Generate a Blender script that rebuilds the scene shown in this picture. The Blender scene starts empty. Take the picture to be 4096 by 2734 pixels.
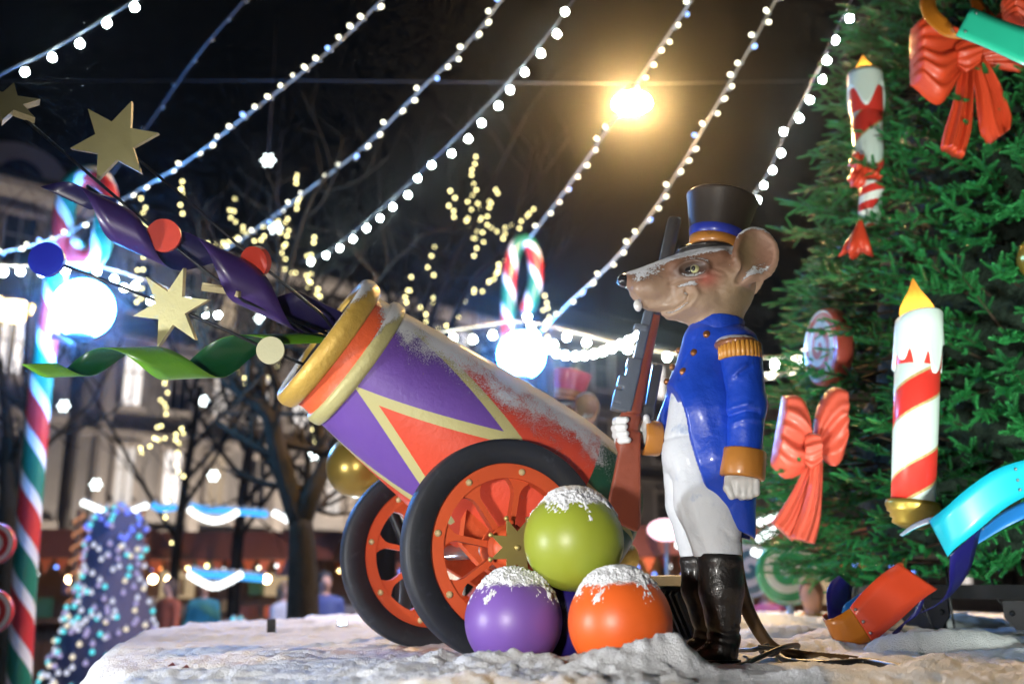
import bpy, math, random
import numpy as np
from mathutils import Vector, Matrix
from math import sin, cos, tan, pi, radians, atan2, hypot, sqrt

SC = bpy.context.scene
COL = SC.collection
random.seed(7)
RNG = np.random.default_rng(11)

# ------------------------------------------------------------------ camera
CAM_H, PITCH, FPX = 0.285, radians(13.59), 995.0
cam_d = bpy.data.cameras.new('camera')
cam = bpy.data.objects.new('camera', cam_d)
COL.objects.link(cam)
cam.location = (0, 0, CAM_H)
cam.rotation_euler = (radians(90) + PITCH, 0, 0)
cam_d.sensor_width = 36.0
cam_d.lens = 36.0 * FPX / 1024
cam_d.clip_end = 500
cam_d.dof.use_dof = True
cam_d.dof.focus_distance = 3.62
cam_d.dof.aperture_fstop = 1.25
SC.camera = cam
SC.render.resolution_x, SC.render.resolution_y = 1024, 683

# ------------------------------------------------------------------ night sky
W = bpy.data.worlds.new('World')
SC.world = W
W.use_nodes = True
wn = W.node_tree
sky = wn.nodes.new('ShaderNodeTexSky')
sky.sky_type = 'NISHITA'
sky.sun_disc = False
sky.sun_elevation = radians(14.0)
sky.sun_rotation = radians(200)
sky.altitude = 0
bg = wn.nodes['Background']
wn.links.new(sky.outputs['Color'], bg.inputs['Color'])
bg.inputs['Strength'].default_value = 0.0006

# ------------------------------------------------------------------ film
SC.view_settings.view_transform = 'Standard'
SC.view_settings.look = 'None'
SC.view_settings.exposure = 0.0
SC.view_settings.gamma = 1.0
SC.view_settings.use_curve_mapping = False
SC.cycles.use_denoising = True
SC.cycles.use_adaptive_sampling = True
SC.cycles.adaptive_threshold = 0.03
SC.cycles.adaptive_min_samples = 12
SC.cycles.max_bounces = 4
SC.cycles.diffuse_bounces = 2
SC.cycles.glossy_bounces = 2
SC.cycles.transmission_bounces = 3
SC.cycles.volume_bounces = 0
SC.cycles.transparent_max_bounces = 8
SC.cycles.sample_clamp_indirect = 3.0
SC.cycles.caustics_reflective = False
SC.cycles.caustics_refractive = False

# floodlights of the display: (name-less) position, aim, watts, colour, cone
FLOODS = [
    ((-0.82, 0.80, 0.36), (0.15, 4.0, 0.60), 330, (1.0, 0.96, 0.90), 80),
    ((-3.10, 2.50, 0.25), (0.1, 4.1, 0.75), 420, (0.95, 0.97, 1.0), 55),
    ((1.75, 1.60, 0.14), (2.75, 5.2, 1.9), 760, (0.92, 1.0, 0.88), 52),
]

def lamp_light(name, loc, target, watts, colour, cone, size=0.06, parent=None, inv=None):
    d = bpy.data.lights.new(name, 'SPOT')
    d.energy = watts; d.color = colour
    d.spot_size = radians(cone * 1.35); d.spot_blend = 0.6
    d.shadow_soft_size = size
    o = bpy.data.objects.new(name, d)
    COL.objects.link(o)
    o.location = loc
    v = Vector(target) - Vector(loc)
    o.rotation_euler = v.to_track_quat('-Z', 'Y').to_euler()
    if parent is not None:
        o.parent = parent
        o.matrix_parent_inverse = inv
    return o

# ------------------------------------------------------------------ photo pixel -> place
S = 4096 / 2349 / 4            # the pixel coordinates below were read at 2349 px width
def P(x, y, Y):
    """world point on the depth Y (metres in front of the camera) seen at pixel x, y"""
    u = (x * S - 512) / FPX; v = (341.5 - y * S) / FPX
    dy = cos(PITCH) - v * sin(PITCH); dz = sin(PITCH) + v * cos(PITCH)
    t = Y / dy
    return Vector((u * t, Y, CAM_H + dz * t))
def Pn(x, y, Y):
    x = np.asarray(x, float); y = np.asarray(y, float)
    u = (x * S - 512) / FPX; v = (341.5 - y * S) / FPX
    dy = cos(PITCH) - v * sin(PITCH); dz = sin(PITCH) + v * cos(PITCH)
    t = Y / dy
    return np.stack([u * t, np.broadcast_to(Y, t.shape) + 0 * t, CAM_H + dz * t], -1)
def PZ(x, y, z):
    """world point on the level z seen at pixel x, y"""
    u = (x * S - 512) / FPX; v = (341.5 - y * S) / FPX
    dy = cos(PITCH) - v * sin(PITCH); dz = sin(PITCH) + v * cos(PITCH)
    t = (z - CAM_H) / dz
    return Vector((u * t, dy * t, z))

# ------------------------------------------------------------------ noise
def _hash(ix, iy, iz, seed):
    h = (ix * 374761393 + iy * 668265263 + iz * 2147483647 + seed * 1274126177) & 0xFFFFFFFF
    h = ((h ^ (h >> 13)) * 1274126177) & 0xFFFFFFFF
    h = (h ^ (h >> 16)) & 0xFFFFFFFF
    return h.astype(np.float64) / 4294967295.0
def vnoise(x, y, z=0.0, seed=0):
    x, y, z = np.broadcast_arrays(np.asarray(x, float), np.asarray(y, float), np.asarray(z, float))
    ix, iy, iz = np.floor(x).astype(np.int64), np.floor(y).astype(np.int64), np.floor(z).astype(np.int64)
    fx, fy, fz = x - ix, y - iy, z - iz
    fx = fx * fx * (3 - 2 * fx); fy = fy * fy * (3 - 2 * fy); fz = fz * fz * (3 - 2 * fz)
    r = 0
    for a in (0, 1):
        for b in (0, 1):
            for c in (0, 1):
                w = (fx if a else 1 - fx) * (fy if b else 1 - fy) * (fz if c else 1 - fz)
                r = r + w * _hash(ix + a, iy + b, iz + c, seed)
    return r * 2 - 1
def fbm(x, y, z=0.0, oct=4, seed=0, gain=0.5):
    r, a, f = 0, 1.0, 1.0
    for i in range(oct):
        r = r + a * vnoise(np.asarray(x) * f, np.asarray(y) * f, np.asarray(z) * f, seed + i * 17)
        a *= gain; f *= 2.03
    return r

# ------------------------------------------------------------------ objects
def tag(o, label=None, cat=None, group=None, kind=None):
    if label: o['label'] = label
    if cat: o['category'] = cat
    if group: o['group'] = group
    if kind: o['kind'] = kind
    return o
def thing(name, loc, label, cat, group=None):
    o = bpy.data.objects.new(name, None)
    COL.objects.link(o)
    o.location = loc
    o.empty_display_size = 0.1
    tag(o, label, cat, group)
    return o
def inv_of(parent):
    if parent is None: return Matrix.Identity(4)
    if parent.type == 'EMPTY' and '_mw' not in parent:
        return Matrix.Translation(parent.location).inverted()
    return Matrix.Identity(4)
def put(name, mesh, mat=None, parent=None, loc=None, rot=None, scale=None, mw=None):
    """link a mesh as one object; its data is in world coordinates unless loc / mw is given"""
    if mat is not None and not mesh.materials:
        for m in (mat if isinstance(mat, (list, tuple)) else [mat]):
            mesh.materials.append(m)
    o = bpy.data.objects.new(name, mesh)
    COL.objects.link(o)
    if mw is not None: o.matrix_basis = mw
    if loc is not None: o.location = loc
    if rot is not None: o.rotation_euler = rot
    if scale is not None: o.scale = scale if hasattr(scale, '__len__') else (scale,) * 3
    if parent is not None:
        o.parent = parent
        o.matrix_parent_inverse = inv_of(parent)
    return o
def sub(name, mesh, mat, part, **k):
    """a sub-part: its parent is a mesh part whose own matrix is the identity"""
    o = put(name, mesh, mat, None, **k)
    o.parent = part
    return o

# ------------------------------------------------------------------ meshes
class MB:
    def __init__(s): s.v = []; s.f = []; s.a = []; s.m = []
    def add(s, v, f, a=None, m=0):
        o = len(s.v)
        s.v.extend([tuple(map(float, p)) for p in v])
        s.f.extend([tuple(int(i) + o for i in q) for q in f])
        s.a.extend(a if a is not None else [(0, 0, 0)] * len(v))
        s.m.extend([m] * len(f))
        return s
    def mesh(s, name, smooth=True, attr=False):
        me = bpy.data.meshes.new(name)
        me.from_pydata(s.v, [], s.f)
        if smooth: me.polygons.foreach_set('use_smooth', [True] * len(s.f))
        if any(s.m): me.polygons.foreach_set('material_index', s.m)
        if attr:
            at_ = me.attributes.new('crd', 'FLOAT_VECTOR', 'POINT')
            at_.data.foreach_set('vector', np.asarray(s.a, float).ravel())
        me.update()
        return me
def np_mesh(name, v, f, smooth=True, attrs=None):
    """fast mesh from numpy arrays; f is (n,3) or (n,4)"""
    me = bpy.data.meshes.new(name)
    v = np.asarray(v, np.float32); f = np.asarray(f, np.int32)
    me.vertices.add(len(v)); me.vertices.foreach_set('co', v.ravel())
    k = f.shape[1]
    me.loops.add(f.size); me.loops.foreach_set('vertex_index', f.ravel())
    me.polygons.add(len(f))
    me.polygons.foreach_set('loop_start', np.arange(0, f.size, k, dtype=np.int32))
    me.polygons.foreach_set('loop_total', np.full(len(f), k, np.int32))
    if smooth: me.polygons.foreach_set('use_smooth', np.ones(len(f), bool))
    for n, a in (attrs or {}).items():
        at_ = me.attributes.new(n, 'FLOAT_VECTOR', 'POINT')
        at_.data.foreach_set('vector', np.asarray(a, np.float32).ravel())
    me.update(calc_edges=True); me.validate()
    return me
def frame(axis, ref=(0, 0, 1)):
    a = Vector(axis).normalized(); r = Vector(ref)
    if abs(a.dot(r.normalized())) > 0.97: r = Vector((0, 1, 0)) if abs(a.y) < .9 else Vector((1, 0, 0))
    e1 = r.cross(a).normalized(); e2 = a.cross(e1)
    return e1, e2, a
def lathe(mb, origin, axis, prof, n=48, ref=(0, 0, 1), caps=True, m=0, sx=1.0):
    """prof: list of (radius, distance along the axis); crd = (angle 0..1, distance, radius)"""
    e1, e2, a = frame(axis, ref); O = Vector(origin)
    v, at_, f = [], [], []
    for r, h in prof:
        for i in range(n + 1):
            t = 2 * pi * i / n
            v.append(O + a * h + e1 * (r * cos(t) * sx) + e2 * (r * sin(t))); at_.append((i / n, h, r))
    for j in range(len(prof) - 1):
        for i in range(n):
            p = j * (n + 1) + i
            f.append((p, p + 1, p + n + 2, p + n + 1))
    if caps:
        for j, flip in ((0, True), (len(prof) - 1, False)):
            if prof[j][0] > 1e-5:
                c = len(v); v.append(O + a * prof[j][1]); at_.append((0, prof[j][1], 0))
                for i in range(n):
                    p = j * (n + 1) + i
                    f.append((c, p + 1, p) if flip else (c, p, p + 1))
    return mb.add(v, f, at_, m)
def tube(mb, pts, rad, n=8, m=0, caps=True):
    """tube along points; crd = (angle 0..1, length along, 0)"""
    pts = [Vector(p) for p in pts]
    if not hasattr(rad, '__len__'): rad = [rad] * len(pts)
    v, at_, f = [], [], []
    t0 = (pts[1] - pts[0]).normalized(); e1, e2, _ = frame(t0); L = 0
    for k, p in enumerate(pts):
        t = (pts[min(k + 1, len(pts) - 1)] - pts[max(k - 1, 0)]).normalized()
        e1 = (e1 - t * e1.dot(t)).normalized(); e2 = t.cross(e1)
        if k: L += (p - pts[k - 1]).length
        for i in range(n + 1):
            a = 2 * pi * i / n
            v.append(p + (e1 * cos(a) + e2 * sin(a)) * rad[k]); at_.append((i / n, L, 0))
    for k in range(len(pts) - 1):
        for i in range(n):
            q = k * (n + 1) + i
            f.append((q, q + 1, q + n + 2, q + n + 1))
    if caps:
        for k, flip in ((0, True), (len(pts) - 1, False)):
            c = len(v); v.append(pts[k]); at_.append((0, 0, 0))
            for i in range(n):
                q = k * (n + 1) + i
                f.append((c, q + 1, q) if flip else (c, q, q + 1))
    return mb.add(v, f, at_, m)
def ball(mb, c, r, nu=24, nv=14, m=0, basis=None):
    """ellipsoid, r a number or three radii"""
    r = (r, r, r) if not hasattr(r, '__len__') else r
    c = Vector(c); v, f, at_ = [], [], []
    for j in range(nv + 1):
        th = pi * j / nv
        for i in range(nu):
            ph = 2 * pi * i / nu
            q = Vector((r[0] * sin(th) * cos(ph), r[1] * sin(th) * sin(ph), r[2] * cos(th)))
            if basis is not None: q = basis @ q
            v.append(c + q); at_.append((i / nu, j / nv, 0))
    for j in range(nv):
        for i in range(nu):
            a, b = j * nu + i, j * nu + (i + 1) % nu
            f.append((a, a + nu, b + nu, b))
    return mb.add(v, f, at_, m)
def plate(mb, poly, O, ex, ey, th, m=0, m_side=None, inset=0.0):
    """2-D polygon (counter-clockwise seen along -n) extruded by th along n = ex x ey, centred"""
    ex, ey = Vector(ex), Vector(ey); n = ex.cross(ey).normalized(); O = Vector(O)
    k = len(poly)
    top = [O + ex * x + ey * y + n * (th / 2) for x, y in poly]
    bot = [O + ex * x + ey * y - n * (th / 2) for x, y in poly]
    mb.add(top + bot, [tuple(range(k)), tuple(range(2 * k - 1, k - 1, -1))], None, m)
    mb.add(top + bot, [(i, k + i, k + (i + 1) % k, (i + 1) % k) for i in range(k)], None, m if m_side is None else m_side)
    return mb
def box(mb, c, size, ex=(1, 0, 0), ey=(0, 1, 0), m=0):
    ex = Vector(ex).normalized(); ey = Vector(ey).normalized(); ez = ex.cross(ey); c = Vector(c)
    a, b, d = [q / 2 for q in size]; v = []
    for sx in (-1, 1):
        for sy in (-1, 1):
            for sz in (-1, 1):
                v.append(c + ex * (sx * a) + ey * (sy * b) + ez * (sz * d))
    return mb.add(v, [(0, 1, 3, 2), (4, 6, 7, 5), (0, 4, 5, 1), (2, 3, 7, 6), (0, 2, 6, 4), (1, 5, 7, 3)], None, m)
def bevel(o, w, seg=2):
    md = o.modifiers.new('bevel', 'BEVEL'); md.width = w; md.segments = seg; md.limit_method = 'ANGLE'
    md.angle_limit = radians(40); return o
def star_poly(n, R, r, rot=0.0):
    return [((R if i % 2 == 0 else r) * cos(rot + pi * i / n), (R if i % 2 == 0 else r) * sin(rot + pi * i / n)) for i in range(2 * n)]
def spline(pts, n=12):
    """Catmull-Rom through points (any dimension)"""
    pts = [np.asarray(p, float) for p in pts]
    q = [2 * pts[0] - pts[1]] + pts + [2 * pts[-1] - pts[-2]]; out = []
    for i in range(1, len(q) - 2):
        for k in range(n):
            t = k / n
            out.append(0.5 * ((2 * q[i]) + (-q[i - 1] + q[i + 1]) * t + (2 * q[i - 1] - 5 * q[i] + 4 * q[i + 1] - q[i + 2]) * t * t
                              + (-q[i - 1] + 3 * q[i] - 3 * q[i + 1] + q[i + 2]) * t ** 3))
    out.append(pts[-1]); return out
def strip(name, A, B, mats, parent=None, th=0.003, smooth=True):
    """ribbon between two edge curves, two skins th apart (outer material 0, inner material 1)"""
    A = np.asarray(A, float); B = np.asarray(B, float); n = len(A); k = 5
    rows = [A + (B - A) * (j / (k - 1)) for j in range(k)]
    G = np.stack(rows, 1)                                   # n,k,3
    du = np.gradient(G, axis=0); dv = np.gradient(G, axis=1)
    N = np.cross(du, dv); N /= np.linalg.norm(N, axis=-1, keepdims=True) + 1e-9
    mb = MB(); nv = n * k
    V = np.concatenate([(G + N * th / 2).reshape(-1, 3), (G - N * th / 2).reshape(-1, 3)])
    idx = lambda i, j: i * k + j
    f0 = [(idx(i, j), idx(i + 1, j), idx(i + 1, j + 1), idx(i, j + 1)) for i in range(n - 1) for j in range(k - 1)]
    f1 = [tuple(nv + q for q in t[::-1]) for t in f0]
    rim = [idx(i, 0) for i in range(n)] + [idx(n - 1, j) for j in range(1, k)] + [idx(i, k - 1) for i in range(n - 2, -1, -1)] + [idx(0, j) for j in range(k - 2, 0, -1)]
    f2 = [(rim[(q + 1) % len(rim)], rim[q], nv + rim[q], nv + rim[(q + 1) % len(rim)]) for q in range(len(rim))]
    mb.add(V, f0, None, 0); base = list(mb.v)
    mb.f.extend(f1); mb.m.extend([1 if len(mats) > 1 else 0] * len(f1)); mb.f.extend(f2); mb.m.extend([0] * len(f2))
    me = mb.mesh(name, smooth)
    return put(name, me, mats, parent)
def edges(rows, n=7):
    """rows: (x1,y1,Y1, x2,y2,Y2) = the two edges of the ribbon as read along its length"""
    a = [tuple(P(r[0], r[1], r[2])) for r in rows]; b = [tuple(P(r[3], r[4], r[5])) for r in rows]
    return spline(a, n), spline(b, n)
def helix_strip(name, A, B, rho, phase, width, mats, parent=None, n=130, taper=(1, 1), th=0.003, squash=1.0, sag=0.0):
    """a flat ribbon wound on a cylinder round the line A-B; width runs along the axis"""
    A, B = Vector(A), Vector(B); ax = (B - A).normalized(); e1, e2, _ = frame(ax, (0, -1, 0))
    L1, L2 = [], []
    for i in range(n):
        t = i / (n - 1); ph = phase(t); k = taper[0] + (taper[1] - taper[0]) * t
        r = rho * k
        c = A + (B - A) * t - Vector((0, 0, sag * sin(pi * t))) + e1 * (r * cos(ph)) + e2 * (r * sin(ph) * squash)
        w = ax * (width * k / 2)
        L1.append(c - w); L2.append(c + w)
    return strip(name, L1, L2, mats, parent, th)

# ------------------------------------------------------------------ sculpting with distance fields
def sd_ball(X, c, r):
    r = (r, r, r) if not hasattr(r, '__len__') else r
    a = [(X[i] - c[i]) / r[i] for i in range(3)]
    k = np.sqrt(a[0] ** 2 + a[1] ** 2 + a[2] ** 2)
    return (k - 1) * min(r)
def sd_cone(X, a, b, ra, rb, sq=1.0):
    """capsule from a to b whose radius runs from ra to rb; sq squashes the third axis"""
    a = np.asarray(a, float); b = np.asarray(b, float)
    d = b - a; L2 = (d * d).sum()
    px = [X[i] - a[i] for i in range(3)]
    t = np.clip((px[0] * d[0] + px[1] * d[1] + px[2] * d[2]) / L2, 0, 1)
    q = [px[i] - t * d[i] for i in range(3)]
    return np.sqrt(q[0] ** 2 + q[1] ** 2 + (q[2] / sq) ** 2) - (ra + (rb - ra) * t)
def sd_box(X, c, h, r=0.0, ang=0.0):
    x, y, z = X[0] - c[0], X[1] - c[1], X[2] - c[2]
    if ang: x, y = x * cos(ang) + y * sin(ang), -x * sin(ang) + y * cos(ang)
    q = [np.abs(x) - h[0] + r, np.abs(y) - h[1] + r, np.abs(z) - h[2] + r]
    o = np.sqrt(sum(np.maximum(k, 0) ** 2 for k in q)) + np.minimum(np.maximum(q[0], np.maximum(q[1], q[2])), 0)
    return o - r
def smin(a, b, k):
    h = np.clip(0.5 + 0.5 * (b - a) / k, 0, 1)
    return b + (a - b) * h - k * h * (1 - h)
def smax(a, b, k): return -smin(-a, -b, k)
def seg2(x, y, pts):
    """distance in the picture plane to a polyline"""
    r = None
    for (x0, y0), (x1, y1) in zip(pts[:-1], pts[1:]):
        dx, dy = x1 - x0, y1 - y0
        t = np.clip(((x - x0) * dx + (y - y0) * dy) / (dx * dx + dy * dy), 0, 1)
        d = np.hypot(x - x0 - t * dx, y - y0 - t * dy)
        r = d if r is None else np.minimum(r, d)
    return r
def surface_net(f, lo, hi, step):
    ax = [np.arange(lo[i], hi[i] + step, step, dtype=np.float32) for i in range(3)]
    X = np.meshgrid(*ax, indexing='ij')
    F = f(X).astype(np.float32)
    I = F < 0; n = F.shape
    corners = [(a, b, c) for a in (0, 1) for b in (0, 1) for c in (0, 1)]
    sl = lambda A, o: A[o[0]:n[0] - 1 + o[0], o[1]:n[1] - 1 + o[1], o[2]:n[2] - 1 + o[2]]
    s = sum(sl(I, o).astype(np.int8) for o in corners)
    M = (s > 0) & (s < 8)
    idx = np.full(M.shape, -1, np.int64); cells = np.argwhere(M); idx[M] = np.arange(len(cells))
    acc = np.zeros((len(cells), 3)); cnt = np.zeros(len(cells))
    for o in corners:
        for k in range(3):
            if o[k]: continue
            p = list(o); p[k] = 1
            fa = sl(F, o)[M]; fb = sl(F, tuple(p))[M]
            cr = (fa < 0) != (fb < 0)
            t = np.where(cr, fa / np.where(cr, fa - fb, 1), 0)
            pos = np.tile(np.array(o, float), (len(cells), 1)); pos[:, k] += t
            acc[cr] += pos[cr]; cnt[cr] += 1
    V = (cells + acc / cnt[:, None]) * step + np.array([a[0] for a in ax])
    quads = []
    for k in range(3):
        o = [0, 0, 0]; o[k] = 1
        A = I[tuple(slice(0, n[i] - o[i]) for i in range(3))]; B = I[tuple(slice(o[i], n[i]) for i in range(3))]
        E = np.argwhere(A != B); u, w = (k + 1) % 3, (k + 2) % 3
        E = E[(E[:, u] > 0) & (E[:, w] > 0) & (E[:, u] < n[u] - 1) & (E[:, w] < n[w] - 1)]
        def cell(du, dw):
            q = E.copy(); q[:, u] += du; q[:, w] += dw
            return idx[q[:, 0], q[:, 1], q[:, 2]]
        Q = np.stack([cell(-1, -1), cell(0, -1), cell(0, 0), cell(-1, 0)], 1)
        flip = ~A[E[:, 0], E[:, 1], E[:, 2]]
        Q[flip] = Q[flip][:, ::-1]
        quads.append(Q)
    return V, np.concatenate(quads)
def sculpt(name, f, lo, hi, step, Y0, paint=None, scale=1 / 591.0):
    """mesh of f<0; f lives in picture pixels (x right, y down, third axis = depth in the same unit)
       on the upright plane Y0, so the figure keeps true proportions there"""
    V, Q = surface_net(f, lo, hi, step)
    Wd = Pn(V[:, 0], V[:, 1], Y0); Wd[:, 1] += V[:, 2] * scale
    # keep x,z of the upright plane: depth is added straight back
    attrs = {'paint': paint(V)} if paint is not None else None
    return np_mesh(name, Wd, Q, True, attrs)
def front(f, x, y, lo=-220, hi=120):
    """depth (third axis) where the surface of f is first met from the camera side"""
    d = np.arange(lo, hi, 0.5); n = len(d)
    F = f([np.full(n, float(x)), np.full(n, float(y)), d])
    k = np.argmax(F < 0)
    return d[k]

# ------------------------------------------------------------------ materials
MATS = {}
def material(name, col, rough=0.5, metal=0.0, bump=None, var=0.0, snow=None, coat=0.0, spec=0.5, emit=None, attr=None,
             vscale=6.0, sss=0.0, dirt=None):
    """col: RGB or a function(nodes, links) -> colour socket. bump=(scale,strength,distance). snow=(level,softness,grain)"""
    if name in MATS: return MATS[name]
    m = bpy.data.materials.new(name); m.use_nodes = True; MATS[name] = m
    N, L = m.node_tree.nodes, m.node_tree.links
    b = N['Principled BSDF']
    def math_(op, a, c=None, d=None, clamp=False):
        q = N.new('ShaderNodeMath'); q.operation = op; q.use_clamp = clamp
        for i, s_ in enumerate((a, c, d)):
            if s_ is None: continue
            if hasattr(s_, 'is_linked'): L.new(s_, q.inputs[i])
            else: q.inputs[i].default_value = s_
        return q.outputs[0]
    def mix(fac, a, c):
        q = N.new('ShaderNodeMix'); q.data_type = 'RGBA'
        for s_, i in ((fac, 0), (a, 6), (c, 7)):
            if hasattr(s_, 'is_linked'): L.new(s_, q.inputs[i])
            else: q.inputs[i].default_value = s_ if i == 0 else (*s_[:3], 1)
        return q.outputs[2]
    def noise(scale, detail=4.0, rough_=0.55, dim='Object'):
        t = N.new('ShaderNodeTexCoord'); q = N.new('ShaderNodeTexNoise')
        q.inputs['Scale'].default_value = scale; q.inputs['Detail'].default_value = detail; q.inputs['Roughness'].default_value = rough_
        L.new(t.outputs[dim], q.inputs['Vector']); return q.outputs['Fac']
    def attribute(n_):
        q = N.new('ShaderNodeAttribute'); q.attribute_name = n_; return q.outputs['Vector']
    def smooth(x, a, c):
        q = N.new('ShaderNodeMapRange'); q.interpolation_type = 'SMOOTHSTEP'
        L.new(x, q.inputs[0]); q.inputs[1].default_value = a; q.inputs[2].default_value = c; return q.outputs[0]
    T = dict(N=N, L=L, math=math_, mix=mix, noise=noise, attribute=attribute, smooth=smooth)
    c = col(T) if callable(col) else None
    if c is None and attr: c = attribute(attr)
    if var:
        src = c if c is not None else tuple(col)
        n_ = noise(vscale, 5)
        if c is None:
            lo = tuple(max(0, x * (1 - var)) for x in col); hi = tuple(min(1, x * (1 + var)) for x in col)
            c = mix(n_, lo, hi)
        else:
            q = N.new('ShaderNodeHueSaturation'); L.new(c, q.inputs['Color'])
            L.new(math_('MULTIPLY_ADD', n_, 2 * var, 1 - var), q.inputs['Value']); c = q.outputs[0]
    if dirt:                                   # (colour, scale, amount): blotches of wear
        dn = smooth(noise(dirt[1], 6, 0.7), 0.62 - dirt[2], 0.72)
        c = mix(math_('MULTIPLY', dn, 0.6), c if c is not None else tuple(col), dirt[0])
    rough_s = None
    h = None
    if bump:
        h = math_('MULTIPLY', noise(bump[0], 5), bump[1])
    if snow:
        g = N.new('ShaderNodeNewGeometry'); sp = N.new('ShaderNodeSeparateXYZ'); L.new(g.outputs['Normal'], sp.inputs[0])
        gr = noise(snow[2] if len(snow) > 2 else 90.0, 3, 0.7); big = noise(9.0, 3)
        k = math_('ADD', sp.outputs[2], math_('ADD', math_('MULTIPLY', math_('SUBTRACT', gr, 0.5), snow[1] * 2.2), math_('MULTIPLY', math_('SUBTRACT', big, 0.5), snow[1] * 1.4)))
        sf = smooth(k, snow[0] - 0.05, snow[0] + 0.05)
        base_c = c if c is not None else tuple(col)
        c = mix(sf, base_c, (0.87, 0.89, 0.92))
        rough_s = math_('MAXIMUM', math_('MULTIPLY', sf, 0.9), rough)
        sh = math_('MULTIPLY', sf, math_('ADD', math_('MULTIPLY', gr, 1.6), 0.7))
        h = sh if h is None else math_('ADD', h, sh)
        if metal: L.new(math_('MULTIPLY', math_('SUBTRACT', 1.0, sf), metal), b.inputs['Metallic'])
    if c is not None: L.new(c, b.inputs['Base Color'])
    else: b.inputs['Base Color'].default_value = (*col[:3], 1)
    if rough_s is not None: L.new(rough_s, b.inputs['Roughness'])
    else: b.inputs['Roughness'].default_value = rough
    if not (snow and metal): b.inputs['Metallic'].default_value = metal
    b.inputs['Specular IOR Level'].default_value = spec
    b.inputs['Coat Weight'].default_value = coat; b.inputs['Coat Roughness'].default_value = 0.12
    if sss: b.inputs['Subsurface Weight'].default_value = sss; b.inputs['Subsurface Radius'].default_value = (0.02, 0.02, 0.02)
    if h is not None:
        bp = N.new('ShaderNodeBump'); bp.inputs['Strength'].default_value = 1.0
        bp.inputs['Distance'].default_value = (bump[2] if bump and len(bump) > 2 else 0.004)
        L.new(h, bp.inputs['Height']); L.new(bp.outputs[0], b.inputs['Normal'])
    if emit:
        b.inputs['Emission Color'].default_value = (*emit[0], 1); b.inputs['Emission Strength'].default_value = emit[1]
        if len(emit) > 2 and not emit[2]: m.cycles.emission_sampling = 'NONE'
    return m
def glow(name, col, strength, sampled=False):
    if name in MATS: return MATS[name]
    m = bpy.data.materials.new(name); m.use_nodes = True; MATS[name] = m
    N, L = m.node_tree.nodes, m.node_tree.links
    N.remove(N['Principled BSDF'])
    e = N.new('ShaderNodeEmission'); e.inputs['Color'].default_value = (*col, 1); e.inputs['Strength'].default_value = strength
    L.new(e.outputs[0], N['Material Output'].inputs['Surface'])
    m.cycles.emission_sampling = 'FRONT' if sampled else 'NONE'
    return m
# ================================================================== SETTING
GZ = -1.4                                             # level of the square
m_ground = material('trodden_snow_paving', (0.16, 0.15, 0.16), 0.7, bump=(3, 1, .02), var=0.5, vscale=0.8)
mb = MB(); mb.add([(-60, -15, GZ), (60, -15, GZ), (60, 100, GZ), (-60, 100, GZ)], [(0, 1, 2, 3)])
tag(put('ground', mb.mesh('ground'), m_ground), kind='structure')

# round display platform: outline read from the photograph, closed behind the tree and in front of the camera's view
EDGE = [(-1.14, 2.9), (-1.41, 3.43), (-1.88, 4.95), (-2.14, 6.07), (-2.12, 7.1), (-1.81, 7.8), (-1.35, 8.5), (-0.3, 9.3), (1.5, 9.8), (3.6, 9.6),
        (5.6, 8.4), (6.3, 6.2), (5.9, 4.2), (4.6, 2.7), (2.8, 1.95), (1.0, 1.8), (-0.3, 2.15)]
edge = np.array(spline(EDGE + EDGE[:1], 10))[:-1]
def ring_mesh(name, offs, zs):
    mb = MB(); n = len(edge); d = np.roll(edge, -1, 0) - np.roll(edge, 1, 0); nn = np.stack([-d[:, 1], d[:, 0]], 1); nn /= np.linalg.norm(nn, axis=1)[:, None]
    V, F = [], []
    for o, z in zip(offs, zs):
        q = edge + nn * o; V += [(x, y, z) for x, y in q]
    for j in range(len(zs) - 1):
        for i in range(n): F.append((j * n + i, j * n + (i + 1) % n, (j + 1) * n + (i + 1) % n, (j + 1) * n + i))
    return V, F, n
m_plat = material('platform_board', (0.20, 0.18, 0.15), 0.75, bump=(30, 1), var=0.4, snow=(0.55, 0.35, 60))
plat = thing('display_platform', (1.5, 5.5, GZ), 'round raised platform under snow that carries the cannon and the mouse soldier', 'platform')
V, F, n = ring_mesh('platform', [-.09, -.075, -.035, .0, .0, -.03, -.03], [-.10, -.07, -.06, -.075, -.22, -.25, GZ])
# sign of the offset: negative pushes outwards for this outline direction
mb = MB(); mb.add([(x, y, z) for x, y, z in V], F)
mb.add([(x, y, -0.07) for x, y in edge], [tuple(range(n))[::-1]])
put('deck', mb.mesh('deck'), m_plat, plat)

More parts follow.
